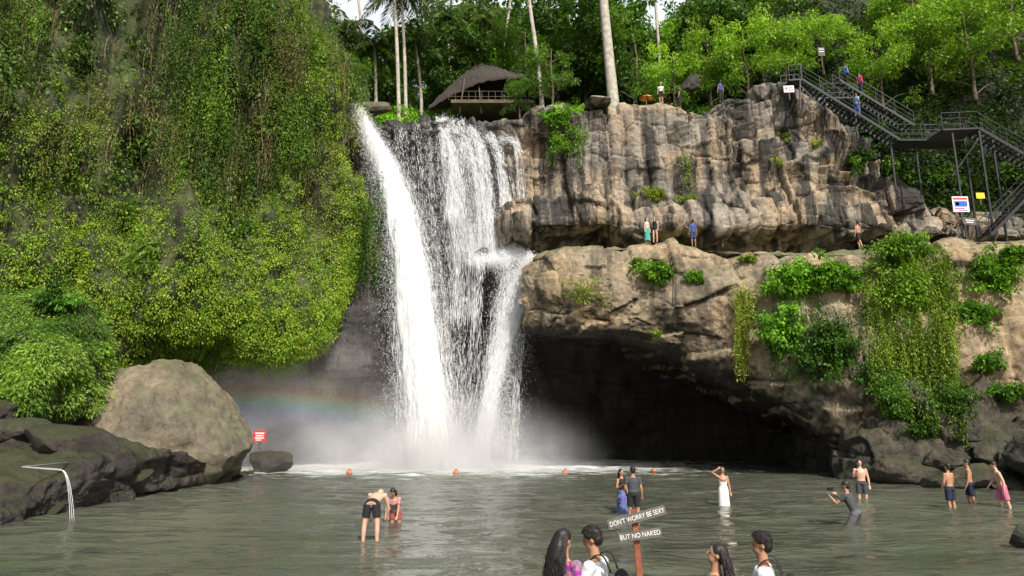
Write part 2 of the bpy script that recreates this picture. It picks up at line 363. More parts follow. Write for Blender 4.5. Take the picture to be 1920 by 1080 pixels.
lm=[560,545,540,545,560,580,600,620,640,640,640,640]
lb=[620,622,626,638,688,732,780,838,850,850,850,850]
def lrw(py,dy=0,z=0): return [S(a,p,y+dy)+Vector((0,0,z)) for a,p,y in zip(lc,py,lY)]
top=lrw(l0)
bk=[Vector((p.x,47.5,14.1)) for p in top]
mid=[p.lerp(q,.5)+Vector((0,0,.1)) for p,q in zip(bk,top)]
bot=lrw(lb,.2)
Cw=[bk,mid,[p+Vector((0,.5,.05)) for p in top],top,lrw([a+22 for a in l0],-.4),lrw(lm,-.9),lrw([(a+b)/2 for a,b in zip(lm,lb)],-.7),bot,[p+Vector((0,2.5,.3)) for p in bot],[p+Vector((0,9,.8)) for p in bot],[Vector((p.x,p.y+15,p.z+1)) for p in bot]]
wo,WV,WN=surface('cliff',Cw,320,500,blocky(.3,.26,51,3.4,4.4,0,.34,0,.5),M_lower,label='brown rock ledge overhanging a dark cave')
Cc=[[S(a,py,y) for a,y in l] for py,l in ((700,[(1490,50),(1560,42),(1610,37.5),(1700,36),(1850,35),(2100,33)]),(800,[(1480,50),(1550,42),(1600,36.5),(1700,34.6),(1850,33.6),(2100,32)]),(870,[(1470,50),(1540,42),(1590,36),(1700,34),(1850,33),(2100,31)]))]
Cc.append([Vector((p.x,p.y,-1.5)) for p in Cc[-1]])
surface('cliff',Cc,110,170,blocky(.45,.35,61,2.0,1.8,0,.5,0,.6),M_bank,label='dark mossy rock base beside the cave')
Cg=[[S(a,py,Y+dy) for a,dy in zip([1430,1560,1700,1850,2050,2400],[3,1,0,-1,-2,-4])] for py,Y in ((-260,64),(-60,60),(90,55),(220,50.5),(350,48.5),(470,47.5))]
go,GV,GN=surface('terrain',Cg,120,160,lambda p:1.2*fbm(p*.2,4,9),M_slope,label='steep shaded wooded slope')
bx=[-500,-150,0,90,170,250,325];bl=[1010,1000,983,964,948,934,912]
wl=[W(a,b) for a,b in zip(bx,bl)]
Cn=[[p+Vector((0,dy,z*f)) for p,f in zip(wl,[1.6,1.5,1.2,.85,.5,.2,.1])] for dy,z in ((10,1.3),(6,1.1),(3.6,.8),(1.8,.5),(.7,.25),(.1,.0),(-.2,-.7))]
surface('terrain',Cn,150,260,lambda p:.26*fbm(p*np.array([.9,.9,1.]),6,71)+.2*np.abs(fbm(p*.7,3,75))-.05,M_bdark,label='dark wet rocky bank at the pool edge')
def hz(x,y): return 24.0+.5*np.clip(y-47,0,12)+.3*np.clip(y-59,0,60)
xs=np.linspace(-110,120,120);ys=np.linspace(49,170,80);X,Y=np.meshgrid(xs,ys)
Z=hz(X,Y)+.8*fbm(np.stack([X.ravel()*.1,Y.ravel()*.1,X.ravel()*0],1),4,4).reshape(X.shape)-.5
i=np.arange(79)[:,None]*120;j=np.arange(119)[None]
Fh=np.stack([i+j,i+j+1,i+120+j+1,i+120+j],-1).reshape(-1,4)
ob('hills',npmesh('hills',np.stack([X,Y,Z],-1).reshape(-1,3),Fh,M_slope,True),kind='structure',label='wooded plateau and hillside above the falls')
xs=np.linspace(-300,300,160);ys=np.linspace(-200,400,200);X,Y=np.meshgrid(xs,ys)
Z=np.where(Y<9,np.minimum(1.5,(6.5-Y)*.17-.1),-1.2)+.1*fbm(np.stack([X.ravel()*.3,Y.ravel()*.3,X.ravel()*0],1),3,4).reshape(X.shape)
i=np.arange(199)[:,None]*160;j=np.arange(159)[None]
Fh=np.stack([i+j,i+j+1,i+160+j+1,i+160+j],-1).reshape(-1,4)
M_sand=rockmat('river_bank_ground',(.16,.13,.09),(.11,.095,.07),(.06,.05,.04),.4,.1)
ob('ground',npmesh('ground',np.stack([X,Y,Z],-1).reshape(-1,3),Fh,M_sand,True),kind='structure',label='stony river bed and bank')
xs=np.linspace(-70,80,480);ys=np.concatenate([np.linspace(6,30,300),np.linspace(30.1,62,180)]);X,Y=np.meshgrid(xs,ys)
q=np.stack([X.ravel()*.7,Y.ravel()*1.3,X.ravel()*0],1)
Z=.055*fbm(q,4,5).reshape(X.shape)
nr,nc=X.shape;i=np.arange(nr-1)[:,None]*nc;j=np.arange(nc-1)[None]
Fh=np.stack([i+j,i+j+1,i+nc+j+1,i+nc+j],-1).reshape(-1,4)
ob('water',npmesh('water',np.stack([X,Y,Z],-1).reshape(-1,3),Fh,M_water,True),kind='structure',label='murky green rippling plunge pool')
# ---------------------------------------------------------------- boulders
def boulder(c,r,seed,mat,label,rot=0,sub=5,cuts=9,rough=.12,tilt=0,k=.85,planes=()):
    bm=bmesh.new();bmesh.ops.create_icosphere(bm,subdivisions=sub,radius=1)
    V=np.array([v.co[:] for v in bm.verts]);F=np.array([[v.index for v in f.verts] for f in bm.faces]);bm.free()
    g=np.random.default_rng(seed)
    V=V*(1+.18*fbm(V*1.1+seed,3,seed))[:,None]
    for _ in range(cuts):
        n=g.normal(size=3);n/=np.linalg.norm(n);d=.5+.3*g.random();h=V@n-d;V=V-np.outer(np.clip(h,0,None)*k,n)
    for n,d in planes:
        n=np.array(n,float);n/=np.linalg.norm(n);h=V@n-d;V=V-np.outer(np.clip(h,0,None)*k,n)
    V=V*np.array(r); Rm=np.array(Matrix.Rotation(rot,3,'Z')@Matrix.Rotation(tilt,3,'Y'));V=V@Rm.T
    n=nrm(V);V=V+n*(rough*fbm(V*1.2+seed,5,seed+3)+rough*.4*fbm(V*5,3,seed+5))[:,None]*min(r)*.6
    return ob('boulder',npmesh('boulder',V,F,mat,True),loc=c,label=label,category='rock')
boulder(S(285,812,34)+Vector((0,0,-.3)),(5.3,3.4,4.1),5,M_boul,'huge smooth tan boulder at the pool edge',sub=6,cuts=0,rough=.08,k=.78,
    planes=[((.8,-.2,.6),.64),((-.75,-.3,.7),.70),((0,-1,.35),.74),((.25,-.6,.9),.82),((-.25,.1,1),.84),((1,0,-.5),.84),((-.5,-.8,.2),.8)])
boulder(W(500,885)+Vector((0,.5,.4)),(1.5,1.0,1.2),8,M_bdark,'small dark wet rock in the pool',cuts=14)
boulder(S(122,838,24.8),(1.75,1.2,.8),9,M_bdark,'square dark slab of rock',cuts=16,tilt=.12)
boulder(S(30,812,26.5),(1.5,1.2,.6),10,M_bank,'brown mossy rock below the grassy mound',cuts=14)
boulder(S(-100,800,27),(3.2,3,2.6),18,M_bdark,'dark shore rock under the mound')
for k,(a,b,Y,r,t_) in enumerate([(30,925,22.4,(1.3,1,.55),.15),(100,930,22.6,(1.0,.8,.5),.3),(165,915,24.2,(1.1,.9,.55),.2),(235,910,26.5,(1.4,.9,.55),.35),(300,908,29,(1.0,.8,.4),.2),(200,880,27,(1.2,.9,.6),-.1),(-10,885,24,(1.2,1,.8),.1),(75,890,24.5,(1.3,1,.7),.2),(140,885,25.5,(1.0,.8,.6),.4),(95,955,22,(.6,.5,.3),0),(20,968,21,(.9,.6,.35),.1)]):
    boulder(S(a,b,Y),r,60+k,M_bdark,'wet black rock piled on the pool bank',rot=k,cuts=17,tilt=t_)
for k,(a,b,Y,r,m,lab) in enumerate([(1700,890,33.5,(2.6,1.6,.95),M_bank,'flat mossy rock at the cave mouth'),(1830,898,31.5,(3.0,1.6,.8),M_bank,'flat grey rock shelf at the pool edge'),
    (1925,870,32,(2.0,1.7,1.0),M_bank,'grey boulder on the rocky shore'),(1850,830,33.5,(1.5,1.2,.8),M_bank,'mossy boulder under the hanging plants'),(2020,870,29,(2.6,2.5,1.4),M_bank,'dark boulder on the rocky shore'),
    (1630,890,35,(1.6,1.3,.9),M_bdark,'dark rock at the cave mouth'),(1928,1012,16,(.4,.5,.35),M_bdark,'small dark rock in shallow water'),
    (700,205,50,(1.4,1,.75),M_boul,'pale rounded rock at the falls lip'),(835,230,50,(1.2,1,.5),M_wet,'dark rock splitting the falls lip'),(745,238,49.3,(1,.8,.6),M_wet,'wet rock at the falls lip'),(918,250,49.2,(.9,.8,.6),M_wet,'wet rock beside the falls lip'),
    (1430,182,46.5,(1.8,1.4,.8),M_upper,'pale block of rock on the cliff top'),(1120,198,46.6,(1.8,1.2,.5),M_upper,'flat tan rock on the cliff rim'),(1000,219,47,(1.2,1,.6),M_upper,'tan rock on the cliff rim'),
    (1300,158,47.5,(1.0,.9,.9),M_bdark,'dark upright rock on the cliff top'),(1765,865,33,(1.1,1,.8),M_bank,'rough mossy rock on the bank'),(1880,858,32.5,(1.2,1,.7),M_bank,'rough mossy rock on the bank'),(1760,905,31.5,(1.3,.9,.5),M_bdark,'low wet rock at the pool edge'),
    (1890,912,30.5,(1.2,.9,.5),M_bank,'low wet rock at the pool edge'),(1670,862,34.5,(1.2,1,.7),M_bdark,'dark rock under the hanging plants'),(1810,810,33.8,(1.1,.9,.8),M_bank,'mossy rock under the hanging plants'),
    (905,478,47.2,(.9,.8,.5),M_wet,'wet rock step under the cascade'),(965,500,46.6,(1.2,.8,.6),M_wet,'wet rock step under the cascade')]):
    boulder(S(a,b,Y),r,30+k,m,lab,rot=k*.4,cuts=18 if m in (M_bank,M_bdark) else 15,rough=.22 if m is M_bank else .12)
Cm=[[S(a,py,y) for a,y in l] for py,l in ((555,[(-400,34),(-150,33),(0,33),(60,34),(110,36),(150,37)]),(610,[(-400,31),(-150,30.5),(0,30),(80,30.5),(140,32),(190,36)]),
    (675,[(-400,29),(-150,28.5),(0,28),(100,28.5),(165,30.5),(205,35)]),(740,[(-400,28),(-150,27.5),(0,27.5),(70,27.6),(125,30),(175,35)]),(840,[(-400,28),(-150,27.3),(0,27.2),(50,28.0),(90,30.5),(150,34)]))]
mo_,MV,MN=surface('terrain',Cm,90,110,lambda p:.8*fbm(p*.5,4,6),M_soil,label='steep grassy mound')
ii=rng.choice(np.where((MV[:,0]>-27)&(MV[:,2]>3.2))[0],2300)
V,F,C=clumps(MV[ii],MN[ii],.3*(.5+rng.random(2300)),44,.15,pal(2300,(.07,.15,.022),(.26,.40,.06),np.clip(.5+.8*fbm(MV[ii]*.6,3,3),0,1)),out=.5,down=.6,wid=.2)
ob('mound_grass',npmesh('mound_grass',V,F,M_leaf,col=C),kind='stuff',label='fine green ferns and grass on the mound',category='grass')
# ---------------------------------------------------------------- raycast helper
Va,Fa=comb(BV);bvh=BVHTree.FromPolygons(Va.tolist(),Fa.tolist())
cam0=Vector((0,0,CH))
def hit(px,py):
    d=(S(px,py,10)-cam0).normalized();r=bvh.ray_cast(cam0,d)
    if r[0] is None: return S(px,py,45),Vector((0,-1,0))
    n=r[1]
    if n.dot(d)>0:n=-n
    return r[0],n
def shrub(px,py,rpx,n,size,a,b,label,ry=None,down=.55,wid=.32,name='shrub',pt=None,group=None):
    p,nn=(pt,Vector((0,-1,.3))) if pt is not None else hit(px,py)
    R=rpx/1280*p.y; Rz=(ry or rpx)/1280*p.y; m=max(6,n//45)
    d=nrm(rng.normal(size=(m,3)))*(rng.random((m,1))**.5);d*=(1+.35*rng.normal(size=(m,1)));C=d*np.array([R,min(R,Rz)*.6,Rz])+np.array(nn)*R*.2
    V,F,Cc=clumps(C,np.tile(np.array(nn),(m,1)),.28*min(R,Rz)+.1,45,size,pal(m,a,b),down=down,wid=wid)
    return ob(name,npmesh(name,V,F,M_leaf,col=Cc),loc=p,label=label,category='plant',group=group)
for a in [(1040,218,28,2200,.18,G1,G2,'round bright green bush on the cliff rim',24),(1065,275,30,1200,.16,MD,G2,'trailing plant hanging from the cliff rim',30),
    (1218,368,30,1200,.17,(.11,.17,.02),YG,'grassy tuft growing on a rock shelf',16),(1290,372,24,700,.14,MD,YG,'low grass on a rock shelf',7),
    (1240,512,48,2600,.18,G1,G2,'leafy bush growing from the ledge face',20),(1300,517,18,600,.16,G1,G2,'small bush on the ledge face',10),(1100,540,34,1300,.1,MD,YG,'mossy plant patch on the rock face',36),
    (1190,495,18,400,.15,MD,BR,'small plant on the ledge face',14),(1460,300,14,300,.12,MD,YG,'sprig of moss on the cliff',16),(1525,275,12,260,.12,MD,YG,'sprig of weeds on the cliff',14),(1470,255,14,260,.12,MD,YG,'sprig of weeds on the cliff',8),
    (1490,525,46,5600,.2,G1,G2,'large broad leaved bush draping over the ledge',32),(1565,520,42,4600,.2,G1,G2,'large broad leaved bush draping over the ledge',28),(1475,618,44,5400,.2,G1,G2,'large broad leaved bush hanging off the rock',40),
    (1560,645,46,5000,.19,DK,G1,'broad leaved bush in half shade',42),(1700,470,60,5600,.15,G1,BR,'feathery bright green bush on the ledge',30),(1695,540,52,4600,.14,MD,BR,'feathery bush trailing down the rock',50),
    (1860,520,50,4600,.17,G1,G2,'leafy climber covering the rock face',38),(1830,600,36,2400,.16,MD,G1,'leafy climber in half shade',32),(1900,478,34,2400,.16,G1,G2,'leafy bush on the ledge edge',16),(1850,680,30,1500,.15,MD,G1,'small shrub on mossy rock',20),
    (1795,765,40,2300,.14,DK,MD,'shaded fern clump on the rocks',30),(1890,735,32,1500,.14,MD,G1,'fern clump on mossy rock',16),(1735,815,34,1800,.14,DK,MD,'low plants above the pool rocks',18),(1700,740,40,2600,.14,MD,G1,'trailing shrub low on the rock',36),(1640,690,30,1800,.14,DK,G1,'trailing shrub in shade',34),
    (1275,453,24,500,.14,MD,G1,'small weeds by the ledge path',5),(1400,490,18,400,.14,MD,YG,'weeds on the ledge rim',8),(1225,625,14,260,.12,MD,YG,'moss tuft at the cave lip',12),
    (190,660,20,600,.18,MD,BR,'small bush beside the boulder',16),(100,570,44,1800,.18,DK,G1,'bush above the grassy mound',26),(1600,300,30,900,.2,DK,MD,'dark shrub behind the staircase',30),
    (1670,318,44,2000,.22,DK,MD,'dark shrub under the staircase',30),(1750,345,50,2200,.22,DK,MD,'dark shrub beneath the metal landing',30),(1885,330,50,2200,.22,DK,MD,'dark undergrowth beside the stair flight',36),(1650,250,34,1300,.2,DK,G1,'leafy shrub behind the stair railing',24)]:
    shrub(*a[:7],a[7],ry=a[8])
def curtain(px0,px1,py0,py1,n,ln,a,b,label,sz=.11,bund=5):
    Q=[];Ln=[];T=[]
    for k in range(n//bund):
        x=random.uniform(px0,px1);y=random.uniform(py0,py1);p,nn=hit(x,y);c=pal(1,a,b)[0];l0=ln*random.uniform(.4,1.2)
        for _ in range(bund):
            Q.append(np.array(p)+np.array((nn.x*.3,-.3-.25*random.random(),0.1))+rng.normal(size=3)*np.array([.2,.08,.2]));Ln.append(l0*random.uniform(.6,1.1));T.append(c)
    V,F,C=strings(Q,Ln,T,sz,.055,.06,.045)
    ob('hanging_vines',npmesh('hanging_vines',V,F,M_leaf,col=C),kind='stuff',label=label,category='vines')
curtain(1625,1785,470,690,850,3.0,(.13,.23,.02),(.29,.39,.04),'long light green vines trailing down the rock')
curtain(1440,1620,560,690,220,2.0,DK,G1,'dark vines hanging by the cave mouth')
curtain(1376,1406,540,640,90,2.6,(.12,.16,.02),YG,'narrow strip of trailing moss on the rock')
curtain(1640,1800,690,780,300,1.6,MD,BR,'trailing plants above the pool rocks')
curtain(1035,1105,240,290,80,1.2,MD,G2,'creepers hanging from the rim bush')
curtain(1283,1293,290,340,20,1.6,MD,YG,'thin green moss streak on the cliff')
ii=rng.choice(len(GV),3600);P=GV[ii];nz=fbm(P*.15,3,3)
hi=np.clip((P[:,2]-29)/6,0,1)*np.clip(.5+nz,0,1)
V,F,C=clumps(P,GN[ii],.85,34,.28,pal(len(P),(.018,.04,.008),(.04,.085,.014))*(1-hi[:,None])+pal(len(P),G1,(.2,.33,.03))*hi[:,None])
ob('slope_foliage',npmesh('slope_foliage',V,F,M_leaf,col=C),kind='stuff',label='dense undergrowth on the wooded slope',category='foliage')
n=2300;x=rng.uniform(-26,24,n);y=rng.uniform(48.6,60,n);y=np.where((np.abs(x+2)<6.5)&(y<60),60+rng.random(n)*2,y);z=hz(x,y)+rng.random(n)*1.6-.2
keep=~((x>-12)&(x<1)&(y<53));P=np.stack([x,y,z],1)[keep]
V,F,C=clumps(P,np.tile([0,-.4,.6],(len(P),1)),.65,38,.24,pal(len(P),DK,G2,np.clip(.35+fbm(P*.3,3,2),0,1)))
ob('undergrowth',npmesh('undergrowth',V,F,M_leaf,col=C),kind='stuff',label='green undergrowth on the plateau',category='foliage')
# ---------------------------------------------------------------- trees
def treemesh(seed,h,cr,trunkr,base=.45,leaf=.36,nc=70,k=60,a=DK,b=G1,lean=0):
    g=np.random.default_rng(seed);parts=[]
    tp=spline([(0,0,-.6),(lean*.3+g.normal()*.15,g.normal()*.15,h*.3),(lean*.7+g.normal()*.3,g.normal()*.3,h*.6),(lean,0,h*.93)],14)
    parts.append(tube(tp,np.linspace(trunkr,trunkr*.25,14)*np.r_[1.35,1.1,np.ones(12)],9))
    ends=[]
    for i in range(12):
        t=base+(.95-base)*i/12;p=tp[int(t*13)];an=g.random()*6.28;L=cr*(.55+.6*g.random())
        e=p+np.array([math.cos(an)*L,math.sin(an)*L,L*.45]);m=(p+e)/2+np.array([0,0,.15*L])
        parts.append(tube(spline([p,m,e],7),np.linspace(trunkr*.35,trunkr*.07,7),6));ends+= [e,m*.4+e*.6]
    V,F=comb(parts)
    E=np.array(ends);C=E[g.integers(0,len(E),nc)]+g.normal(size=(nc,3))*cr*.22*np.array([1,1,.8])
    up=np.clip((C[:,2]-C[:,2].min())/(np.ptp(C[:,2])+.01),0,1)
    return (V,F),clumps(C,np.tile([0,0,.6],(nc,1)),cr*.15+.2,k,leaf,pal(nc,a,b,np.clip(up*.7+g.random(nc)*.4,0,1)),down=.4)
tvars=[]
DD=(.028,.06,.011)  # darkest crown green, set deep to stand for forest shadow
for i,(h,cr,tr,base,a,b,lf_,nc_) in enumerate([(14,4.4,.28,.3,DD,(.085,.19,.018),.5,120),(17,5.0,.26,.42,DD,(.10,.21,.022),.42,120),(12,3.8,.22,.25,DK,(.18,.36,.025),.34,100),(15,4.5,.25,.3,DD,(.13,.27,.022),.62,90),(9,3.4,.18,.15,(.1,.2,.015),(.28,.47,.03),.25,130),(13,4.2,.24,.2,(.04,.08,.012),(.15,.3,.022),.3,120)]):
    (V,F),(lv,lf,lcc)=treemesh(100+i,h,cr,tr,base,a=a,b=b,nc=nc_,k=60,leaf=lf_)
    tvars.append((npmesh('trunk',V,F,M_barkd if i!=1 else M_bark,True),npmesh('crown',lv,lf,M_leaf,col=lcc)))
def tree(v,loc,s=1,rz=0,label='broadleaf jungle tree with dark green crown',group='jungle trees above the falls'):
    r=root('jungle_tree',loc,label,'tree',group,rz);r.scale=(s,s,s)
    ob('trunk',tvars[v][0],r);ob('crown',tvars[v][1],r)
g=random.Random(3)
for Y0,sp_,hs in ((61,4.0,(.7,1.0)),(67,4.0,(.85,1.1)),(75,4.6,(.9,1.15)),(86,5.4,(1.0,1.25))):
    x=-24*Y0/60
    while x<40*Y0/60:
        xx=x+g.uniform(-1,1);yy=Y0+g.uniform(-2,2);pxx=960+1280*xx/(yy*cp+(hz(xx,yy)+8-CH)*sp);x+=sp_
        sc_=g.uniform(*hs);v=g.choice([0,1,3,5,2,5] if Y0==61 else [0,1,3,0,1,5])
        if 570<pxx<665 or 745<pxx<830: sc_*=.46;v=g.choice([0,5,3])
        elif 890<pxx<940: sc_*=.62
        if Y0==61 and 600<pxx<1060: continue
        if Y0==67 and 640<pxx<840 and g.random()<.5: continue
        tree(v,(xx,yy,float(hz(xx,yy))-.4),sc_,g.random()*6.28)
L5='bright yellow green spreading tree on the cliff top'
for a,b,Y,s in ((1265,165,51,.6),(1330,150,51,.68),(1400,150,50.5,.75),(1470,125,52,.7),(1540,95,54,.6)):
    p=S(a,b,Y);tree(4,(p.x,Y,p.z-2.0),s,a,L5,None)
for a,b,Y,s in ((1650,150,49,.65),(1740,120,49.5,.85),(1820,130,49,.9),(1720,60,52,.9),(1900,60,51,.9)):
    p=S(a,b,Y);tree(4,(p.x,Y,p.z-2.2),s,a,'lush bright green bamboo like tree on the slope',None)
for a,b,Y,s,v in ((1035,202,52,.48,5),(860,215,59.5,.6,0),(655,200,55,.38,5),(985,205,60,.75,5),(905,214,60.5,.7,2),(975,214,52.5,.3,5)):
    p=S(a,b,Y);tree(v,(p.x,Y,p.z-.5),s,a,'slim tree beside the thatched pavilion',None)
def baretrunk(pts,r,label):
    P=[S(*p) for p in pts];b=P[0];rt=root('tall_tree',b,label,'tree')
    Q=[p-b for p in P];top=Q[-1]+(Q[-1]-Q[-2])*.5
    Q.append(top);L=spline([Q[0]-Vector((0,0,1.5))]+Q,16)
    V,F=tube(L,np.linspace(r*1.15,r*.6,16),12)
    ob('trunk',npmesh('trunk',V,F,M_bark,True),rt)
    nc=40;C=np.array(top)+rng.normal(size=(nc,3))*np.array([1.8,1.8,1.1]);v,f,c=clumps(C,np.tile([0,0,.5],(nc,1)),.9,50,.42,pal(nc,DK,G1))
    ob('crown',npmesh('crown',v,f,M_leaf,col=c),rt)
baretrunk([(1150,190,52),(1140,90,52),(1130,-20,52),(1124,-120,52)],.45,'thick pale bare trunked tree on the cliff top')
baretrunk([(1017,206,52),(1006,100,52),(992,0,52),(984,-100,52)],.19,'slim pale leaning trunk beside the pavilion')
baretrunk([(930,190,62),(945,90,62),(958,-10,62),(965,-100,62)],.14,'thin curving pale trunk behind the pavilion')
baretrunk([(690,200,60),(684,100,60),(672,0,60),(668,-90,60)],.14,'thin pale trunk among the palms')
baretrunk([(1240,180,60),(1236,100,60),(1228,-10,60),(1224,-100,60)],.16,'slim pale trunk in the jungle')
def palm(px,py,Y,cy,r,label,cx=None,fl=3.6):
    b=S(px,py,Y);t=S(cx or px,cy,Y)-b;rt=root('palm_tree',b,label,'palm tree','coconut palms')
    L=spline([(0,0,-1.5),(0,0,0),(t.x*.4,0,t.z*.5),(t.x,0,t.z)],18)
    V,F=tube(L,np.linspace(r*1.1,r*.75,18)*(1+.06*(np.arange(18)%2)),10);ob('trunk',npmesh('trunk',V,F,M_bark,True),rt)
    Ls=[]
    for k in range(22):
        a=k*2.4;el=.9-1.5*(k/22);Ln=fl+random.random();s=np.linspace(0,1,40)[:,None]
        dh=np.array([math.cos(a),math.sin(a),0]);P=np.array(t)+dh*(Ln*s*math.cos(el))+np.array([0,0,1])*(Ln*s*math.sin(el)-s**2*Ln*.55)
        sd=np.array([-math.sin(a),math.cos(a),0])
        for sg in (-1,1):
            D=nrm(sd*sg*.7+dh*.4+np.array([0,0,-.55])+rng.normal(size=P.shape)*.08);l=(1.0*np.sin(np.clip(s*3.0+.15,0,3.1)))[:,0]+.15
            Ls.append(leafq(P,D,l,.05+0*l,np.tile(pal(1,(.05,.10,.015),(.12,.2,.03)),(40,1)),.15))
        Ls.append(leafq(P[:-1],nrm(P[1:]-P[:-1]),Ln/34,.04,np.tile([[.14,.14,.05]],(39,1)),0))
    v,f,c=merge3(Ls);ob('crown',npmesh('crown',v,f,M_leaf,col=c),rt)
palm(748,215,54,-60,.17,'slender pale trunked coconut palm',735);palm(761,212,55,-20,.16,'slender pale trunked coconut palm',752)
palm(705,190,58,85,.15,'drooping coconut palm behind the falls',702);palm(790,190,59,75,.15,'drooping coconut palm behind the falls',778);palm(640,190,58,60,.15,'tall coconut palm near the cliff',645)
palm(845,190,62,30,.15,'coconut palm behind the pavilion',838);palm(900,180,62,35,.15,'coconut palm behind the pavilion',905)
# ---------------------------------------------------------------- pavilion
hb=S(915,214,57);hut=root('pavilion',hb,'open bamboo pavilion with curved dark thatch roof','building')
def hp(px,py,dy=0): return S(px,py+4,57+dy)-hb
n=50;u=np.linspace(0,1,n);top_=spline([hp(803,196),hp(838,162),hp(872,132),hp(905,116),(hp(950,128)),hp(1000,144),hp(1045,162)],n);eav=spline([hp(804,199),hp(842,186),hp(885,174),hp(920,170),hp(965,172),hp(1010,176),hp(1047,182)],n)
Vs=[];m=25
wd=np.sin(np.clip(u*1.1,0,1)*math.pi*.5+.02)*3.3
for th in (0,.18):
    for k in range(m):
        v=-1+2*k/(m-1);f=abs(v)**1.12
        P=top_*(1-f)+eav*f;P=P.copy();P[:,1]=v*wd;P[:,2]-=th;Vs.append(P)
V=np.array(Vs);i=np.arange(m-1)[:,None]*n;j=np.arange(n-1)[None]
F=np.stack([i+j,i+j+1,i+n+j+1,i+n+j],-1).reshape(-1,4);F=np.concatenate([F,F[:,::-1]+m*n])
e=np.arange(n-1);F=np.concatenate([F,np.stack([e,e+m*n,e+1+m*n,e+1],-1)])
V=V.reshape(-1,3);V[:,2]+=.1*fbm(V*3,3,4)
ob('roof',npmesh('roof',V,F,M_thatch),hut)
dz=hp(915,207).z
ob('deck',npmesh('deck',*beam((hp(850,207).x,0,dz-.15),(hp(1000,207).x,0,dz-.15),5,.3),M_barkd),hut)
for px in (865,905,945,985):
    for dy in (-2.2,2.2):
        a=Vector((hp(px,200).x,dy,dz-1.2));b=Vector((hp(px+random.uniform(-12,12),150).x,dy*.8,hp(px,164).z+.1))
        ob('post',npmesh('post',*tube([a,a.lerp(b,.5),b],[.07,.065,.06],8),M_bamboo,True),hut)
pr=[beam((hp(850,0).x,-2.35,dz+h_),(hp(1000,0).x,-2.35,dz+h_),.03) for h_ in (.35,.85)]
for k in range(14):
    xx=hp(850,0).x+k*(hp(1000,0).x-hp(850,0).x)/13;pr.append(beam((xx,-2.35,dz),(xx,-2.35,dz+.85),.03))
ob('railing',npmesh('railing',*comb(pr),M_bamboo),hut)
# ---------------------------------------------------------------- metal staircase
stc=root('metal_staircase',S(1800,440,40),'black metal stairway zigzagging down the cliff','staircase');sb=stc.location.copy()
def part(name,parts,mat=M_metal):
    V,F=comb(parts);ob(name,npmesh(name,V-np.array(sb),F,mat),stc)
def flight(a,b,wy=1.1):
    a=Vector(a);b=Vector(b);pr=[];o=Vector((0,wy,0));d=b-a
    pr+=[beam(a,b,.06,.16),beam(a+o,b+o,.06,.16)];n=max(6,int(abs(d.z)/.21))
    for i in range(n):
        p=a+d*((i+.5)/n);pr.append(beam(p+Vector((0,-.02,.05)),p+o+Vector((0,.02,.05)),.18,.03))
    part('flight',pr)
    for oo in (Vector((0,0,0)),o):
        rl=[]
        for h_ in (.35,.7,1.05): rl.append(beam(a+oo+Vector((0,0,h_)),b+oo+Vector((0,0,h_)),.022 if h_<1 else .04))
        k=max(2,int(d.length/1.3))
        for i in range(k+1):
            p=a+d*(i/k)+oo;rl.append(beam(p,p+Vector((0,0,1.05)),.035))
        part('railing',rl)
def landing(a,b,wy=1.4):
    a=Vector(a);b=Vector(b);c=Vector((0,wy/2,0));part('landing',[beam(a+c,b+c,wy,.1)])
    for oo in [Vector((0,0,0)),Vector((0,wy,0))]:
        rl=[]
        for h_ in (.37,.74,1.1): rl.append(beam(a+oo+Vector((0,0,h_)),b+oo+Vector((0,0,h_)),.022 if h_<1 else .04))
        k=max(1,int((b-a).length/1.1))
        for i in range(k+1):
            p=a+(b-a)*(i/k)+oo;rl.append(beam(p,p+Vector((0,0,1.1)),.035))
        part('railing',rl)
def post(px,py0,Y,py1,w=.1): part('support_post',[beam(S(px,py0,Y),Vector((S(px,py0,Y).x,Y,S(px,py1,Y).z-.4)),w)])
A0=S(1503,148,44);A1=S(1688,262,42.5);flight(A0,A1)
B0=S(1575,150,46);B1=S(1715,235,45);flight(B0,B1)
landing(S(1480,150,44),S(1504,148,44));landing(S(1545,183,44.8),S(1600,183,44.8))
landing(A1,Vector((S(1775,0,42.5).x,42.5,A1.z)))
C0=S(1768,243,39.5);C1=S(1836,240,39.5);landing(C0,C1,1.7)
D1=S(1945,303,38.5);flight(C1,D1);landing(D1,D1+Vector((2,0,0)))
E0=S(1960,335,38.5);E1=S(1858,441,38.5);flight(E0,E1)
for px,a,Y,b in ((1545,183,44.8,235),(1600,183,44.8,250),(1668,255,43,345),(1715,262,43.2,355),(1835,245,39.5,445),(1785,250,39.5,450),(1806,250,41.0,440),(1930,300,38.5,445),(1858,250,41.0,440)): post(px,a,Y,b)
for a,b,w_ in ((S(1785,330,39.5),S(1835,260,39.5),.05),(S(1500,160,44),S(1545,205,44),.06),(S(1500,150,44),S(1500,205,44),.09)): part('brace',[beam(a,b,w_)])
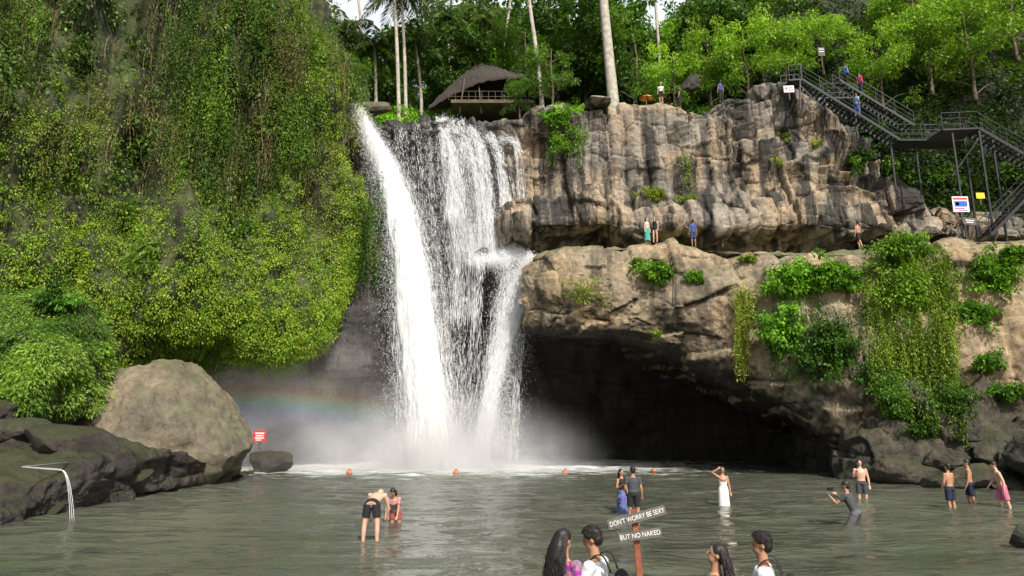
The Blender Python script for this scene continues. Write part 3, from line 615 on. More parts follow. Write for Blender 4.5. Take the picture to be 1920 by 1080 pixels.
# ---------------------------------------------------------------- signs etc.
def signboard(px,py,Y,w,h,mats,label,post_to=None,tilt=0,marks=(),name='sign'):
    c=S(px,py,Y);r=root(name,c,label,'sign');r.rotation_euler[1]=tilt
    ob('panel',npmesh('panel',*beam((-w/2,0,0),(w/2,0,0),.04,h),mats),r)
    for k,(x,z,ww,hh,m) in enumerate(marks): ob('lettering' ,npmesh('lettering',*beam((x-ww/2,-.024,z),(x+ww/2,-.024,z),.006,hh),m),r)
    if post_to: ob('post',npmesh('post',*beam((0,.05,h*.3),(0,.05,-post_to),.07),M_barkd),r)
    return r
signboard(487,818,37.6,.68,.6,M_red,'small red warning sign on a stake in the rock',.75,marks=[(0,.16,.5,.07,M_white),(0,.03,.42,.06,M_white),(0,-.09,.5,.06,M_white),(-.05,-.2,.3,.05,M_white)],name='warning_sign')
signboard(1801,383,38.6,.95,.95,M_white,'white information sign with blue and red bands',2.0,marks=[(0,.02,.76,.34,M_blue),(0,.34,.84,.12,M_red),(-.1,-.27,.6,.06,M_red),(.1,-.38,.5,.05,M_blue),(-.2,.02,.2,.2,M_yellow)],name='information_sign')
signboard(1838,367,39,.5,.36,M_yellow,'small yellow notice sign beside the staircase',.5,name='notice_sign')
signboard(1479,167,44.0,.72,.5,M_white,'white notice with red markings on the cliff top',.8,marks=[(-.18,.05,.16,.16,M_red),(.12,.08,.3,.06,M_red),(.12,-.04,.3,.05,M_red),(0,-.15,.55,.04,M_red)],name='notice_sign',tilt=-.04)
signboard(1818,415,38.4,.75,.42,M_board,'grey wooden notice beside the stairs',.9,tilt=.1,marks=[(0,.06,.5,.05,M_white),(0,-.07,.4,.05,M_white)],name='notice_sign')
signboard(1540,97,46,.5,.7,M_board,'grey notice board at the top of the stairs',1.2,marks=[(0,.2,.36,.06,M_white),(0,0,.36,.05,M_white)],name='notice_sign')
def text(s,size,mat):
    cu=bpy.data.curves.new('t','FONT');cu.body=s;cu.size=size;cu.align_x='CENTER';cu.align_y='CENTER';cu.extrude=.002
    o=bpy.data.objects.new('t',cu);scene.collection.objects.link(o);bpy.context.view_layer.update()
    me=bpy.data.meshes.new_from_object(o.evaluated_get(bpy.context.evaluated_depsgraph_get()));bpy.data.objects.remove(o)
    me.materials.clear();me.materials.append(mat);return me
c=S(1196,985,6.7);sg=root('wooden_sign',c,'hand lettered wooden sign with two tilted boards on a red post','sign')
ob('post',npmesh('post',*beam((-.03,.03,.14),(.1,.03,-2.0),.055,.035),M_wood),sg)
for (px,py,w,h,t,txt,sz) in ((1194,970,.56,.085,math.radians(-14.5),"DON'T WORRY BE SEXY",.062),(1200,1003,.40,.08,math.radians(-8),"BUT NO NAKED",.06)):
    p=S(px,py,6.68)-c;b_=ob('board',npmesh('board',*beam((-w/2,0,0),(w/2,0,0),.018,h),M_board),sg,loc=p);b_.rotation_euler[1]=t
    me=text(txt,sz,M_white)
    co=np.array([v.co[:] for v in me.vertices]);wd_=np.ptp(co[:,0]);me.transform(Matrix.Scale(min(1,w*.94/wd_),4,(1,0,0)))
    l=ob('lettering',me,b_,loc=(0,-.0125,0));l.rotation_euler[0]=math.pi/2
bv,bf=ell((0,0,0),(.17,.17,.15),20,13);bmsh=npmesh('float',bv,bf,M_orange,True)
kn=npmesh('knob',*tube([(0,0,.12),(0,0,.2)],[.05,.04],10),M_bdark,True)
for px,py in ((655,889),(855,889),(1060,888),(1226,885)):
    p=W(px,py);b_=root('buoy',p+Vector((0,0,.08)),'round orange float on the water','buoy','orange marker buoys');ob('float',bmsh,b_);ob('knob',kn,b_)
p0=S(42,876,20.);p1=S(112,881,19.7);pipe=root('water_pipe',p0,'white pipe spouting a thin stream into the pool','pipe')
ob('tube',npmesh('tube',*tube([Vector((-.5,3.2,-.02)),Vector((0,0,0)),(p1-p0)*.5,p1-p0,p1-p0+Vector((.06,0,-.01))],[.028]*5,10,ref=(0,0,1)),M_pipe,True),pipe)
q0=p1-p0+Vector((.05,0,-.01))
for k in range(3):
    arc=[q0+Vector(((.42+.05*k)*t,.015*k,-.06*t-(p1.z-.07)*t*t)) for t in np.linspace(0,1,16)]
    ob('water_jet',npmesh('water_jet',*tube(arc,np.linspace(.006,.005,16)*(1+.5*((np.arange(16)+k)%2)),6),M_ww,True),pipe)
# ---------------------------------------------------------------- waterfall
def streaks(path,n,sig,sy,ln,w,strands=14,grow=.5,bias=1.0,tr=None):
    P=spline([S(*p) for p in path],200);T=nrm(np.gradient(P,axis=0))
    t=rng.random(n)**bias;i=(t*199).astype(int)
    so=rng.normal(size=strands);so=np.clip(so,-1.6,1.6);sidx=rng.integers(0,strands,n);ph=rng.random(strands)*6
    kp=(np.sin(t*(4+6*rng.random(strands)[sidx])+ph[sidx])*.6+.5+.12)>rng.random(n)
    off=so[sidx]*.8+.22*rng.normal(size=n)+.15*np.sin(t*9+ph[sidx])
    sg_=sig*(1-grow+grow*2*t) if np.isscalar(sig) else np.interp(t,np.linspace(0,1,len(sig)),sig)
    C=P[i].copy();C[:,0]+=off*sg_;C[:,1]+=rng.normal(size=n)*sy;C[:,2]+=rng.normal(size=n)*.2
    D=nrm(T[i]+rng.normal(size=(n,3))*np.array([.05,.03,.01]))
    L=ln*(.3+rng.random(n))*(.4+.9*t)
    C,D,L,m=C[kp],D[kp],L[kp],kp.sum()
    return leafq(C,D,L,w*(.4+rng.random(m)*1.1),np.ones((m,3)),0)
wf=root('waterfall',S(800,225,47.5),'tall white waterfall pouring over a dark rock wall','waterfall');wb=wf.location.copy()
jet=[(671,208,47.2),(698,262,46.5),(726,320,46),(750,400,45.5),(768,500,45),(782,600,44.6),(792,700,44.3),(801,790,44.1),(808,880,44)]
jw=[.45,.75,1.05,1.38,1.55,1.64,1.72,1.82,2.0]
P=spline([S(*p) for p in jet],260);R=np.interp(np.linspace(0,8,260),range(9),jw)*.68
V,F=tube(P,[(r,r*.7) for r in R],90,cap=False)
q=V*np.array([2.0,2.0,.22]);dd=.17*fbm(q,4,3)+.06*fbm(V*np.array([8,8,1.0]),3,5)
V=V+nrm(V-np.repeat(P,90,axis=0))*dd[:,None]*np.repeat(np.clip(R,.3,1.2),90)[:,None]
ob('main_jet',npmesh('main_jet',V-np.array(wb),F,M_ww,True),wf)
def haze(path,n,sig,sy,w):
    P=spline([S(*p) for p in path],200);t=rng.random(n)**.75;i=(t*199).astype(int);sg_=np.interp(t,np.linspace(0,1,len(sig)),sig)
    C=P[i].copy();C[:,0]+=rng.normal(size=n)*sg_;C[:,1]+=rng.normal(size=n)*sy;C[:,2]+=rng.normal(size=n)*.3
    D=nrm(rng.normal(size=(n,3))*.4+np.array([0,0,-1]));return leafq(C,D,.05+.1*rng.random(n),w,np.ones((n,3)),0)
Ls=[streaks(jet,28000,[a*.6 for a in jw],.45,1.0,.012,110),haze(jet,110000,[a*.6 for a in jw],.55,.010)]
V,F,C=merge3(Ls);ob('jet_spray',npmesh('jet_spray',V-np.array(wb),F,M_ww),wf)
v=47.9
Sx=[([(752,238,48.2),(758,300,v),(772,420,v),(796,560,v),(810,700,47),(818,860,46)],2600,.5,16),
 ([(785,232,48.2),(788,300,v),(800,420,v),(818,560,v),(828,700,47),(834,860,46)],2200,.5,14),
 ([(808,228,48.2),(812,330,v),(822,460,v),(838,600,v),(846,720,47),(848,860,46)],3000,.42,14),
 ([(834,222,48.2),(850,280,47.6),(860,380,47.4),(868,480,47.4),(870,590,47.4)],9000,.6,26),
 ([(868,560,47.4),(866,660,47),(862,760,46.5),(858,865,46)],1800,.5,12),
 ([(824,224,48.2),(838,262,47.8),(846,330,47.6),(850,400,47.5)],7000,.44,20),
 ([(856,226,48.2),(876,270,47.6),(890,330,47.4),(898,420,47.3),(902,490,47)],7200,.46,18),
 ([(885,238,48.2),(908,290,47.4),(920,380,47.2),(930,490,46.6)],6600,.4,16),
 ([(918,252,48.2),(940,300,47.2),(953,390,47),(960,488,46.4)],7200,.38,16),
 ([(938,262,47.6),(970,274,46.9),(981,380,46.7),(982,485,46.4)],5000,.22,12),
 ([(955,468,46.3),(985,481,46.1),(1007,497,45.8),(990,535,45.6),(968,590,45.5),(946,650,45.4),(926,720,45.2),(912,790,45),(902,855,44.8)],19000,.27,30),
 ([(940,474,46.3),(966,486,46.1),(978,502,45.9),(954,560,45.6),(934,640,45.3),(922,720,45.1),(912,850,45)],6500,.36,18),
 ([(905,482,46.4),(935,490,46.2),(948,510,46),(935,570,45.7),(922,650,45.4),(912,740,45.2),(902,850,45)],3200,.45,14),
 ([(900,485,46.4),(905,500,46.1),(902,560,45.8),(898,640,45.6),(890,760,45.3)],1800,.4,10),
 ([(984,560,46),(972,700,45.5),(965,850,45)],1200,.35,10)]
Ls=[streaks(p,n,s,.14,.7,.0105,k,grow=.3) for p,n,s,k in Sx]
Ls.append(haze([(890,486,46.2),(940,486,46),(998,490,45.9)],7000,[.3,.25,.25],.3,.012))
Ls.append(haze([(965,500,45.9),(945,650,45.4),(915,850,45)],34000,[.5,.65,1.0],.3,.009))
Ls.append(haze([(865,240,48),(893,380,47.3),(905,480,46.8)],26000,[1.2,1.4,1.3],.2,.008))
Ls.append(haze([(800,240,48),(835,500,47.6),(850,860,46)],12000,[1.0,1.1,1.3],.2,.008))
V,F,C=merge3(Ls);ob('veil',npmesh('veil',V-np.array(wb),F,M_ww),wf)
n=90000;B=W(820,875);r=np.abs(rng.normal(size=n));a=rng.random(n)*6.28
C=np.stack([B.x+.6+np.cos(a)*r*3.2,44.6+np.sin(a)*r*1.6,np.abs(rng.normal(size=n))*1.9*np.exp(-r*.7)],1)
D=nrm(rng.normal(size=(n,3))+np.array([0,0,1]));V,F,Cc=leafq(C,D,.02+.07*rng.random(n),.012,np.ones((n,3)))
ob('splash',npmesh('splash',V-np.array(wb),F,M_ww),wf)
def mist(c,r,dens,label,bow=False,pw=1.6):
    m,nt,out=newmat('mist');co=nd(nt,'TexCoord').outputs['Object']
    ln=nd(nt,'VectorMath',{0:co},operation='LENGTH').outputs['Value']
    f=nd(nt,'MapRange',{0:ln,1:0.,2:1.,3:1.,4:0.}).outputs[0];f=nd(nt,'Math',{0:f,1:pw},operation='POWER').outputs[0]
    nz=nd(nt,'TexNoise',{'Vector':nd(nt,'NewGeometry').outputs['Position'],'Scale':.45,'Detail':2.}).outputs[0]
    nz=nd(nt,'MapRange',{0:nz,1:.35,2:.7,3:.35,4:1.3}).outputs[0]
    d=nd(nt,'Math',{0:f,1:nz},operation='MULTIPLY').outputs[0];d=nd(nt,'Math',{0:d,1:dens},operation='MULTIPLY').outputs[0]
    vs=nd(nt,'VolumeScatter',{'Color':(.92,.96,1,1),'Density':d,'Anisotropy':-.55})
    if bow:
        x=nd(nt,'SeparateXYZ',{0:nd(nt,'NewGeometry').outputs['Position']})
        xx=nd(nt,'Math',{0:x.outputs[0],1:16.5},operation='ADD').outputs[0];x2=nd(nt,'Math',{0:xx,1:xx},operation='MULTIPLY').outputs[0]
        zz=nd(nt,'Math',{0:x2,1:.012,2:x.outputs[2]},operation='MULTIPLY_ADD').outputs[0]
        t=nd(nt,'MapRange',{0:zz,1:2.6,2:5.5}).outputs[0]
        cr=ramp(nt,t,[(0,(.92,.95,1)),(.25,(.76,.8,1.)),(.42,(.68,.88,1.)),(.56,(.76,1.,.82)),(.68,(1.,1.,.7)),(.8,(1.,.78,.66)),(1,(1,.95,.92))])  # rainbow painted into the mist colour as bands by height
        nt.links.new(cr,vs.inputs['Color'])
    nt.links.new(vs.outputs[0],out.inputs['Volume'])
    try: m.cycles.volume_step_rate=6.0
    except Exception: pass
    bm=bmesh.new();bmesh.ops.create_icosphere(bm,subdivisions=3,radius=1);me=bpy.data.meshes.new('mist');bm.to_mesh(me);bm.free();me.materials.append(m)
    o=ob('mist',me,loc=c,kind='stuff',label=label,category='mist');o.scale=r
mist(Vector((B.x+.5,43.6,.4)),(11.5,5.5,5.4),1.15,'drifting white spray at the foot of the falls',pw=2.2)
mist(Vector((-14.5,44.,3.0)),(10.5,4.5,6.5),.14,'thin mist with a faint rainbow tinted in under the cliff',True,pw=1.0)
# ---------------------------------------------------------------- people
SK={'light':plain('light_skin',(.58,.35,.24),.55,var=.08),'tan':plain('tan_skin',(.42,.22,.13),.55,var=.08),'brown':plain('brown_skin',(.27,.14,.08),.55,var=.08)}
M_hair=plain('black_hair',(.016,.012,.010),.5,var=.5,scale=40,bump=.3);M_eye=plain('eye',(.02,.015,.012),.2);M_lip=plain('lips',(.35,.1,.08),.5)
_cl={}
def cloth(c):
    if isinstance(c,bpy.types.Material):return c
    if c not in _cl:_cl[c]=plain('cloth',c,.85,var=.15,scale=9,bump=.5)
    return _cl[c]
F1=floral('floral_fabric',(.32,.04,.2));F2=floral('patterned_fabric',(.55,.2,.18));F3=floral('batik_fabric',(.03,.08,.35))
def remesh(V,F,vox,it=2):
    me=npmesh('r',V,F);o=bpy.data.objects.new('r',me);scene.collection.objects.link(o)
    m=o.modifiers.new('a','REMESH');m.mode='VOXEL';m.voxel_size=vox;m.use_smooth_shade=True
    s=o.modifiers.new('b','SMOOTH');s.factor=.5;s.iterations=it
    bpy.context.view_layer.update();r=bpy.data.meshes.new_from_object(o.evaluated_get(bpy.context.evaluated_depsgraph_get()))
    bpy.data.objects.remove(o);bpy.data.meshes.remove(me);r.polygons.foreach_set('use_smooth',np.ones(len(r.polygons),dtype=bool));return r
def person(loc,yaw,label,skin='tan',h=1.7,fem=False,lean=0.,head=(0,0),arms=None,legs=None,hair='short',top=None,sleeve=.55,bottom=None,blen=.8,dress=None,dlen=.75,vox=.014,group=None,hairdrop=0.):
    k=h/1.72;X=np.array([1.,0,0]);V3=lambda *a:np.array(a,float)
    arms=arms or [((.16,.02,-1),(.1,.18,-1)),((-.16,.02,-1),(-.1,.18,-1))]
    legs=legs or [((.05,.02,-1),(.0,-.02,-1)),((-.05,.02,-1),(0,-.02,-1))]
    hipw=.092;sw=.155 if fem else .18;th=.43;sn=.42
    L=[];zmin=0
    for s,(a,b) in zip((1,-1),legs):
        hp_=V3(s*hipw,0,0);kn_=hp_+nrm(V3(*a))*th;an=kn_+nrm(V3(*b))*sn;L.append([hp_,kn_,an]);zmin=min(zmin,an[2])
    pel=V3(0,0,-zmin+.075+.03)
    L=[[p+pel-V3(0,0,.03) for p in l] for l in L]
    u=V3(0,math.sin(lean),math.cos(lean));f=V3(0,math.cos(lean),-math.sin(lean))
    bust=.012 if fem else 0
    tp=[pel-u*.07,pel,pel+u*.13+f*.005,pel+u*.24+f*.01,pel+u*.35+f*(.012+bust),pel+u*.45,pel+u*.5]
    tr=[(.12,.09),(.165 if fem else .155,.112),(.12 if fem else .138,.09),(.132 if fem else .155,.1),(.145 if fem else .172,.108+bust),(.13 if fem else .155,.08),(.06,.055)]
    nb=pel+u*.48;hd=nrm(u*.45+V3(0,math.sin(head[1]),math.cos(head[1]))*.55);neck=nb+hd*.09;hc=neck+hd*.115
    ya=head[0];hf=V3(-math.sin(ya),math.cos(ya),0)*math.cos(head[1]+lean*.4)+V3(0,0,-math.sin(head[1]+lean*.4));hf=nrm(hf);hx=nrm(np.cross(hf,V3(0,0,1)));hu=np.cross(hx,hf)
    RM=np.stack([hx,hf,hu],1)
    hl=lambda x,y,z:hc+RM@V3(x,y,z)
    body=[tube(tp,tr,16),tube([nb-u*.03,neck,hc],[.06,.052,.05],12)]
    body+=[ell(hl(0,-.008,.02),(.076,.095,.095),R=RM),ell(hl(0,.022,-.045),(.056,.066,.07),R=RM),ell(hl(0,.092,-.012),(.013,.022,.026),8,6,RM),ell(hl(.076,-.005,-.01),(.012,.02,.03),8,6,RM),ell(hl(-.076,-.005,-.01),(.012,.02,.03),8,6,RM)]
    A=[]
    for s,(a,b) in zip((1,-1),arms):
        shd=pel+u*.435+X*s*sw;el=shd+nrm(V3(*a))*.285;d2=nrm(V3(*b));wr=el+d2*.245;A.append([shd,el,wr])
        mf=1 if not fem else .82
        body.append(tube([shd-nrm(V3(*a))*.02,shd+(el-shd)*.35,el,el+(wr-el)*.3,wr],[.056*mf,.05*mf,.038*mf,.041*mf,.026],12))
        body.append(ell(shd,(.06*mf,.058*mf,.06*mf),10,7))
        sd=nrm(np.cross(d2,V3(0,1,.2)) if abs(d2[1])<.9 else np.cross(d2,V3(0,0,1)));pn=np.cross(sd,d2)
        body.append(tube([wr-d2*.01,wr+d2*.04,wr+d2*.09],[(.026,.02),(.042,.016),(.04,.013)],10,ref=sd))
        for q,ln in zip((-.031,-.011,.01,.029),(.062,.075,.08,.07)):
            o=wr+d2*.082+sd*q;m=o+(d2*.85+pn*.3)*ln*.55;body.append(tube([o,m,m+(d2*.6+pn*.7)*ln*.5],[.0095,.009,.0075],7,ref=sd))
        o=wr+d2*.03+sd*.034*(-s);body.append(tube([o,o+(d2*.6-sd*s*.7)*.035,o+(d2*.9-sd*s*.45)*.07],[.012,.0105,.0085],7,ref=pn))
    for hp_,kn_,an in L:
        c_=kn_+(an-kn_)*.3-V3(0,.012,0)
        body.append(tube([hp_+V3(0,0,.02),hp_+(kn_-hp_)*.4,kn_,c_,an],[.088,.077,.055,.055,.036],14))
        body.append(tube([an+V3(0,-.045,-.045),an+V3(0,.05,-.04),an+V3(0,.16,-.055)],[(.032,.03),(.04,.032),(.036,.016)],10))
    rt=root('person',loc,label,'person',group,yaw);rt.scale=(k,k,k)
    def add(name,me,mat): me.materials.clear();me.materials.append(mat);return ob(name,me,rt)
    V,F=comb(body);add('body',remesh(V,F,vox),SK[skin])
    V,F=comb([ell(hl(s*.03,.083,.008),(.013,.008,.007),8,6,RM) for s in (1,-1)]);add('eyes',npmesh('eyes',V,F,None,True),M_eye)
    V,F=ell(hl(0,.086,-.062),(.022,.006,.007),8,6,RM);add('mouth',npmesh('mouth',V,F,None,True),M_lip)
    near=vox<.012
    if hair!='bald':
        H=[ell(hl(0,-.022,.036),(.086,.098,.094),18,12,RM),ell(hl(0,-.05,-.01),(.078,.065,.08),14,9,RM)]
        back=hairdrop
        if hair=='long':
            H.append(tube([hl(0,-.06,.04),hl(0,-.1-back*.3,-.06),hl(0,-.115-back*.8,-.18),hl(.01,-.11-back*1.3,-.30)],[(.07,.05),(.085,.05),(.08,.04),(.04,.02)],14,ref=hx))
        V,F=comb(H);me=remesh(V,F,.011,2)
        add('hair',me,M_hair)
        if near and hair=='long':
            Ls=[]
            for q in range(420):
                an=random.uniform(-2.1,2.1);k2=random.uniform(.85,1.12);x0=math.sin(an)*.086*k2;y0=-.03-abs(math.cos(an))*.075*k2
                j=lambda s_:random.gauss(0,s_)
                el_=random.uniform(.75,1.1)
                pts=[hl(x0*.5,y0*.8,.1),hl(x0,y0,.03),hl(x0*1.2+j(.012),y0-.03-back*.3,-.1),hl(x0*1.35+j(.02),y0-.035-back*.8,-.23*el_),hl(x0*1.3+j(.03),y0-.03-back*1.3,-.36*el_),hl(x0*1.1+j(.035),y0-.02-back*1.6,-.46*el_)]
                pp=spline(pts,26);ph=random.random()*6;pp=pp+hx*(.009*np.sin(np.linspace(0,15,26)+ph))[:,None]+hf*(.006*np.cos(np.linspace(0,13,26)+ph))[:,None];Ls.append(tube(pp,np.linspace(.0045,.0018,26),4))
            V,F=comb(Ls);add('hair_strands',npmesh('hair_strands',V,F,None,True),M_hair)
        if near and hair=='short':
            Ls=[]
            for q in range(900):
                d=nrm(rng.normal(size=3));d[2]=abs(d[2])*1.1-.15
                if d[1]>.55 and d[2]<.55: continue
                if d[2]<-.05 and d[1]>-.1: continue
                d=nrm(d);b0=hl(d[0]*.083,-.022+d[1]*.095,.034+d[2]*.09);t_=RM@nrm(d*.25+np.array([0,.55,.05])+rng.normal(size=3)*.22)
                Ls.append(tube(spline([b0,b0+t_*.02,b0+t_*.034+RM@np.array([0,.004,-.012])],5),np.linspace(.004,.001,5),4))
            V,F=comb(Ls);add('hair_strands',npmesh('hair_strands',V,F,None,True),M_hair)
    g_=.014
    if top is not None:
        T=[tube([tp[1]-u*.04]+list(tp[1:6])+[pel+u*.485],[(a+g_,b+g_) for a,b in [tr[1]]+tr[1:6]]+[(.08,.07)],18)]
        for shd,el,wr in A:
            if sleeve>0:
                e=shd+(el-shd)*sleeve if sleeve<=1 else el+(wr-el)*(sleeve-1)
                T.append(tube([shd-(el-shd)*.1,shd+(e-shd)*.5,e],[.07,.066,.062],12));T.append(ell(shd,(.075,.072,.07),10,7))
        V,F=comb(T);add('shirt',remesh(V,F,.013,1),cloth(top))
    if bottom is not None:
        T=[tube([pel-u*.06,pel,pel+u*.07],[(.165,.12),(.178,.13),(.158,.115)],18)]
        for hp_,kn_,an in L:
            e=hp_+(kn_-hp_)*blen if blen<=1 else kn_+(an-kn_)*(blen-1)
            T.append(tube([hp_+V3(0,0,.02),hp_+(e-hp_)*.5,e],[.105,.1,.095 if blen<=1 else .07],14))
        V,F=comb(T);add('shorts' if blen<=1 else 'trousers',remesh(V,F,.013,1),cloth(bottom))
    if dress is not None:
        z=pel[2]*(1-dlen);T=[tube([pel+u*.42,pel+u*.33,pel+u*.14,pel,pel-V3(0,0,.3*pel[2]),V3(0,0,z)],[(.13,.09),(.155,.125),(.132,.105),(.178,.13),(.19,.16),(.22,.2)],20)]
        V,F=comb(T);add('dress',remesh(V,F,.014,1),cloth(dress))
    return rt
def inwater(px,py,d): p=W(px,py);return Vector((p.x,p.y,-d))
NV=(.012,.018,.045);BK=(.012,.012,.014)
person(inwater(695,1014,.15),math.radians(-6),'shirtless man in black shorts bending forward in the water','light',1.76,lean=1.22,head=(-.2,1.9),hair='bald',bottom=BK,blen=.62,arms=[((.2,.3,-.9),(-.1,.3,-.9)),((-.2,.3,-.9),(.1,.3,-.9))],legs=[((.14,-.08,-1),(.03,-.05,-1)),((-.14,-.08,-1),(-.03,-.05,-1))])
person(inwater(742,976,.62),math.radians(172),'woman in patterned top leaning over in the water','tan',1.6,True,lean=.6,head=(0,.5),hair='long',top=F2,bottom=(.3,.08,.07),blen=.5,arms=[((.1,.4,-.9),(-.1,.5,-.8)),((-.1,.4,-.9),(0,.5,-.8))])
person(inwater(1167,958,.35),math.radians(-150),'woman in black top and long blue batik dress standing in water','tan',1.6,True,hair='long',dress=F3,dlen=.8,top=BK,sleeve=0,arms=[((.3,.1,-1),(-.1,.6,.3)),((-.2,0,-1),(0,.2,-1))])
person(inwater(1189,966,.35),math.radians(-10),'man in dark grey t-shirt and black shorts seen from behind','tan',1.74,top=(.06,.065,.075),bottom=BK,blen=.75,head=(.3,.1),arms=[((.2,-.05,-1),(.05,.35,-1)),((-.2,0,-1),(.1,.6,-.6))])
person(inwater(1358,946,.4),math.radians(175),'woman in long white dress with one hand raised to her hair','tan',1.62,True,hair='short',dress=(.78,.76,.72),dlen=.86,arms=[((.75,.1,.55),(-.85,.15,.45)),((-.2,.05,-1),(-.1,.15,-1))])
person(inwater(1618,938,.35),math.radians(165),'shirtless bearded man posing in dark shorts in the water','light',1.74,bottom=(.05,.05,.06),blen=.8,arms=[((.25,0,-1),(-.3,.5,.7)),((-.2,.05,-1),(-.05,.2,-1))])
ph=person(inwater(1608,986,.6),math.radians(42),'photographer in dark grey t-shirt crouching and aiming a camera','tan',1.84,lean=.4,top=(.05,.052,.056),bottom=(.1,.1,.11),blen=.95,head=(.3,-.05),arms=[((.35,.6,-.6),(-.4,.7,.65)),((-.35,.6,-.6),(.3,.7,.65))],legs=[((.2,.5,-.85),(.05,-.35,-.95)),((-.2,.4,-.85),(-.05,-.4,-.95))])
person(inwater(1785,951,.35),math.radians(25),'shirtless man in navy shorts seen from behind','tan',1.72,bottom=NV,blen=.8,arms=[((.2,.1,-1),(-.1,.6,-.5)),((-.2,.1,-1),(.1,.5,-.7))],hair='short')
person(inwater(1823,946,.3),math.radians(60),'shirtless man in navy shorts turned sideways','tan',1.76,bottom=NV,blen=.8,head=(.3,.2),arms=[((.2,.3,-1),(0,.8,.1)),((-.2,.1,-1),(0,.4,-1))],legs=[((.08,.2,-1),(0,-.15,-1)),((-.06,-.1,-1),(0,-.1,-1))])
person(inwater(1884,952,.3),math.radians(70),'shirtless man in pink swim shorts wading and leaning','light',1.76,lean=.2,bottom=(.6,.14,.24),blen=.9,head=(.2,.4),arms=[((.3,.3,-1),(0,.6,-.8)),((-.3,-.3,-1),(-.1,.1,-1))],legs=[((.1,.2,-1),(0,-.12,-1)),((-.06,-.15,-1),(0,-.15,-1))])
def standpoint(px,py,Y,d0=2.,d1=2.): # the most exposed standing point of the rock under this bearing
    best=None
    for k in range(41):
        y=Y-d0+(d0+d1)*k/40;p=S(px,py,y);r=bvh.ray_cast(Vector((p.x,y,p.z+1.6)),Vector((0,0,-1)),4)
        if r[0] is None: continue
        e=(r[0].z-CH)/y
        if best is None or e>best[0]: best=(e,r[0].copy())
    return best[1] if best else S(px,py,Y)
for a in ((1214,452,41.6,-2.6,'woman in a white top and teal wrap skirt on the ledge',dict(skin='light',h=1.66,fem=True,hair='long',top=(.6,.55,.5),sleeve=0,dress=(.06,.3,.26),dlen=.8)),
          (1229,453,41.4,2.6,'woman in black swimwear standing on the ledge',dict(skin='light',h=1.7,fem=True,hair='long',top=BK,sleeve=0,bottom=BK,blen=.2,arms=[((.4,.1,-1),(-.4,.5,.3)),((-.2,0,-1),(0,.2,-1))])),
          (1301,461,41.3,.3,'man in blue shirt and shorts walking on the ledge',dict(skin='brown',h=1.7,top=(.03,.08,.3),bottom=(.03,.05,.14),blen=.9)),
          (1613,475,38.6,.5,'shirtless man in dark shorts walking along the ledge',dict(skin='tan',h=1.72,bottom=BK,blen=.9,legs=[((.06,.35,-1),(0,-.2,-1)),((-.06,-.3,-1),(0,-.3,-1))])),
          (1240,196,46.3,2.9,'person in white shirt standing on the cliff top',dict(skin='tan',h=1.5,top=(.6,.6,.6),bottom=BK,blen=.9)),
          (1352,180,46.3,.4,'person in dark blue shirt on the cliff top',dict(skin='tan',h=1.7,top=(.03,.06,.25),bottom=BK,blen=1.9)),
          (1275,192,46.5,1.2,'person in black clothes on the cliff top',dict(skin='tan',h=1.7,top=BK,bottom=BK,blen=1.9))):
    person(standpoint(a[0],a[1],a[2],1.2,1.0),a[3],a[4],vox=.017,**a[5])
def onfl(a,b,t,dy=.7): return a.lerp(b,t)+Vector((0,dy,.09))
person(onfl(A0,A1,.62,.45),-1.4,'man in light blue shirt and jeans descending the stairs','tan',1.76,top=(.2,.5,.85),bottom=(.08,.17,.5),blen=1.9,vox=.017,legs=[((.06,.2,-1),(0,-.1,-1)),((-.06,-.05,-1),(0,-.2,-1))])
person(onfl(B0,B1,.12,.3),-1.4,'person in blue jacket on the metal stairs','brown',1.76,top=(.04,.2,.55),bottom=BK,blen=1.9,sleeve=1.8,vox=.017)
person(onfl(B0,B1,.32,.3),-1.4,'person in bright red top on the metal stairs','tan',1.7,fem=True,top=(.8,.02,.12),bottom=NV,blen=1.9,sleeve=1.6,vox=.017,hair='long')
pb=standpoint(1212,190,46.4,1.2,1.0);ps=root('parasol',pb,'small red and yellow parasol on the cliff top','parasol');ps.scale=(.6,.6,.6)
ob('pole',npmesh('pole',*tube([(0,0,0),(0,0,1.1)],[.03,.03],8),M_white,True),ps)
for k in range(8):
    a0,a1=k*math.pi/4,(k+1)*math.pi/4;V=np.array([(0,0,1.25),(.5*math.cos(a0),.5*math.sin(a0),1.12),(.85*math.cos(a0),.85*math.sin(a0),.85),(.85*math.cos(a1),.85*math.sin(a1),.85),(.5*math.cos(a1),.5*math.sin(a1),1.12),(0,0,1.251)])
    ob('canopy_panel',npmesh('canopy_panel',V,np.array([[1,2,3,4],[0,1,4,5]]),M_red if k%2 else M_yellow),ps)
def fg(px,py,Y,h):
    p=S(px,py,Y);return Vector((p.x,Y,p.z-h*1.0))
person(fg(1056,999,7.1,1.56),math.radians(-35),'woman with long wavy dark hair in a purple floral top','tan',1.56,True,hair='long',top=F1,bottom=NV,blen=1.9,vox=.010,head=(-.3,.15),hairdrop=.02)
person(fg(1116,995,7.15,1.66),math.radians(62),'man with short dark hair in white t-shirt with backpack strap','tan',1.66,top=(.7,.71,.74),bottom=BK,blen=.9,vox=.010,head=(.25,.35),arms=[((.2,.1,-1),(-.1,.6,-.4)),((-.1,.4,-.9),(.1,.8,.3))])
person(fg(1338,1025,7.0,1.52),math.radians(72),'woman with long straight black hair looking up','tan',1.52,True,hair='long',top=(.1,.1,.12),bottom=NV,blen=1.9,vox=.010,head=(.1,-.25),hairdrop=.10)
person(fg(1428,1005,7.05,1.66),math.radians(68),'man with thick black hair in white t-shirt and dark backpack','tan',1.66,top=(.72,.73,.76),bottom=BK,blen=.9,vox=.010,head=(.15,.1))
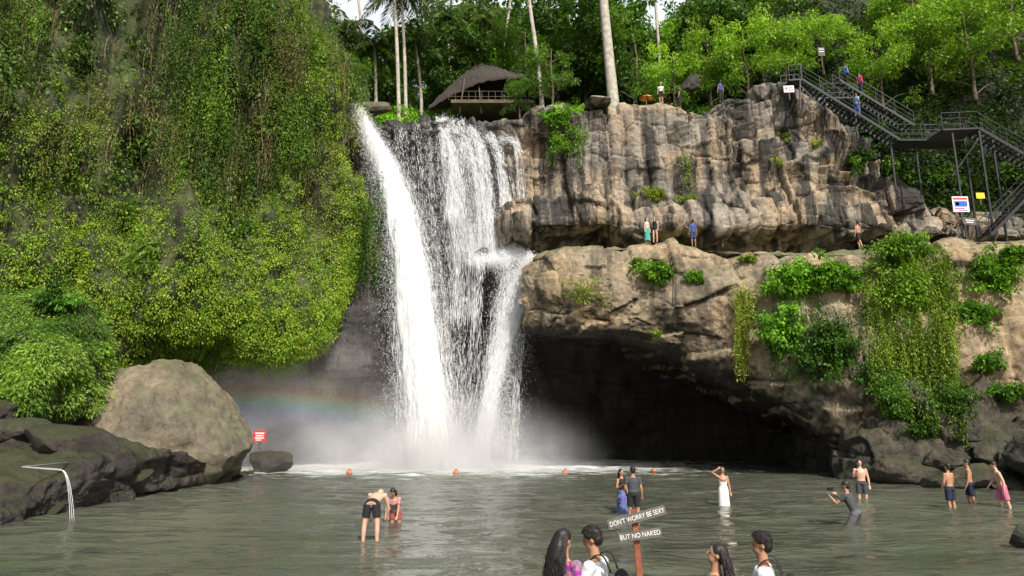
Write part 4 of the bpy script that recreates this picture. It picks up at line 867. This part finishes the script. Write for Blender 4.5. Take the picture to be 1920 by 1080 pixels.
def backpack(px,py,Y,yaw,label):
    c=S(px,py,Y);r=root('backpack',c,label,'backpack',None,yaw)
    V,F=comb([ell((0,-.2,-.27),(.14,.09,.2),16,11)]);ob('pack',npmesh('pack',V,F,cloth(BK),True),r)
    for s in (-1,1):
        ob('strap',npmesh('strap',*tube(spline([(s*.1,-.13,-.1),(s*.11,-.06,.045),(s*.115,.05,.03),(s*.12,.12,-.12),(s*.1,.05,-.35)],16),[(.02,.006)]*16,8),cloth(BK),True),r)
backpack(1128,1048,7.17,math.radians(62),'dark backpack worn over a white t-shirt')
backpack(1440,1057,7.07,math.radians(68),'dark backpack worn over a white t-shirt')
pc=ph.matrix_basis@Vector((-.08,.52,1.42));cm=root('camera',pc,'small black camera held up by the photographer','camera',None,math.radians(52))
ob('camera_body',npmesh('camera_body',*beam((-.07,0,0),(.07,0,0),.05,.09),cloth(BK)),cm);ob('lens',npmesh('lens',*tube([(0,.02,0),(0,.12,0)],[.035,.038],14),cloth(BK),True),cm)
# ---------------------------------------------------------------- light, sky, camera
az=math.radians(160);el_=math.radians(47)
d=Vector((math.sin(az)*math.cos(el_),math.cos(az)*math.cos(el_),math.sin(el_)))
sl=bpy.data.lights.new('sun','SUN');sl.energy=5.0;sl.angle=math.radians(.5);sl.color=(1,.96,.88);so=bpy.data.objects.new('sun',sl);scene.collection.objects.link(so);so.rotation_euler=d.to_track_quat('Z','Y').to_euler();so.location=(0,0,80)
w=bpy.data.worlds.new('World');scene.world=w;w.use_nodes=True;nt=w.node_tree;nt.nodes.clear()
sk=nt.nodes.new('ShaderNodeTexSky');sk.sky_type='NISHITA';sk.sun_disc=False;sk.sun_elevation=el_;sk.sun_rotation=az;sk.dust_density=4.;sk.air_density=1.2
gc=nd(nt,'TexCoord').outputs['Generated'];gs=nd(nt,'SeparateXYZ',{0:gc})
cn=nd(nt,'TexNoise',{'Vector':gc,'Scale':5.,'Detail':6.}).outputs[0]
cy=nd(nt,'MapRange',{0:gs.outputs[1],1:.35,2:.65,3:0.,4:1.}).outputs[0]
cm_=nd(nt,'Math',{0:ramp(nt,cn,[(.36,0.),(.5,1.)]),1:cy},operation='MULTIPLY').outputs[0]
skc=mixc(nt,cm_,sk.outputs[0],(6.6,6.9,7.2))
bg=nt.nodes.new('ShaderNodeBackground');bg.inputs[1].default_value=.15;wo_=nt.nodes.new('ShaderNodeOutputWorld');nt.links.new(skc,bg.inputs[0]);nt.links.new(bg.outputs[0],wo_.inputs[0])
cd=bpy.data.cameras.new('camera');cd.lens=24;cd.sensor_width=36;cd.clip_end=2000;co_=bpy.data.objects.new('view_camera',cd);scene.collection.objects.link(co_);co_.location=cam0;co_.rotation_euler=(math.pi/2+PITCH,0,0);scene.camera=co_
scene.view_settings.view_transform='Standard';scene.view_settings.look='None';scene.view_settings.exposure=0
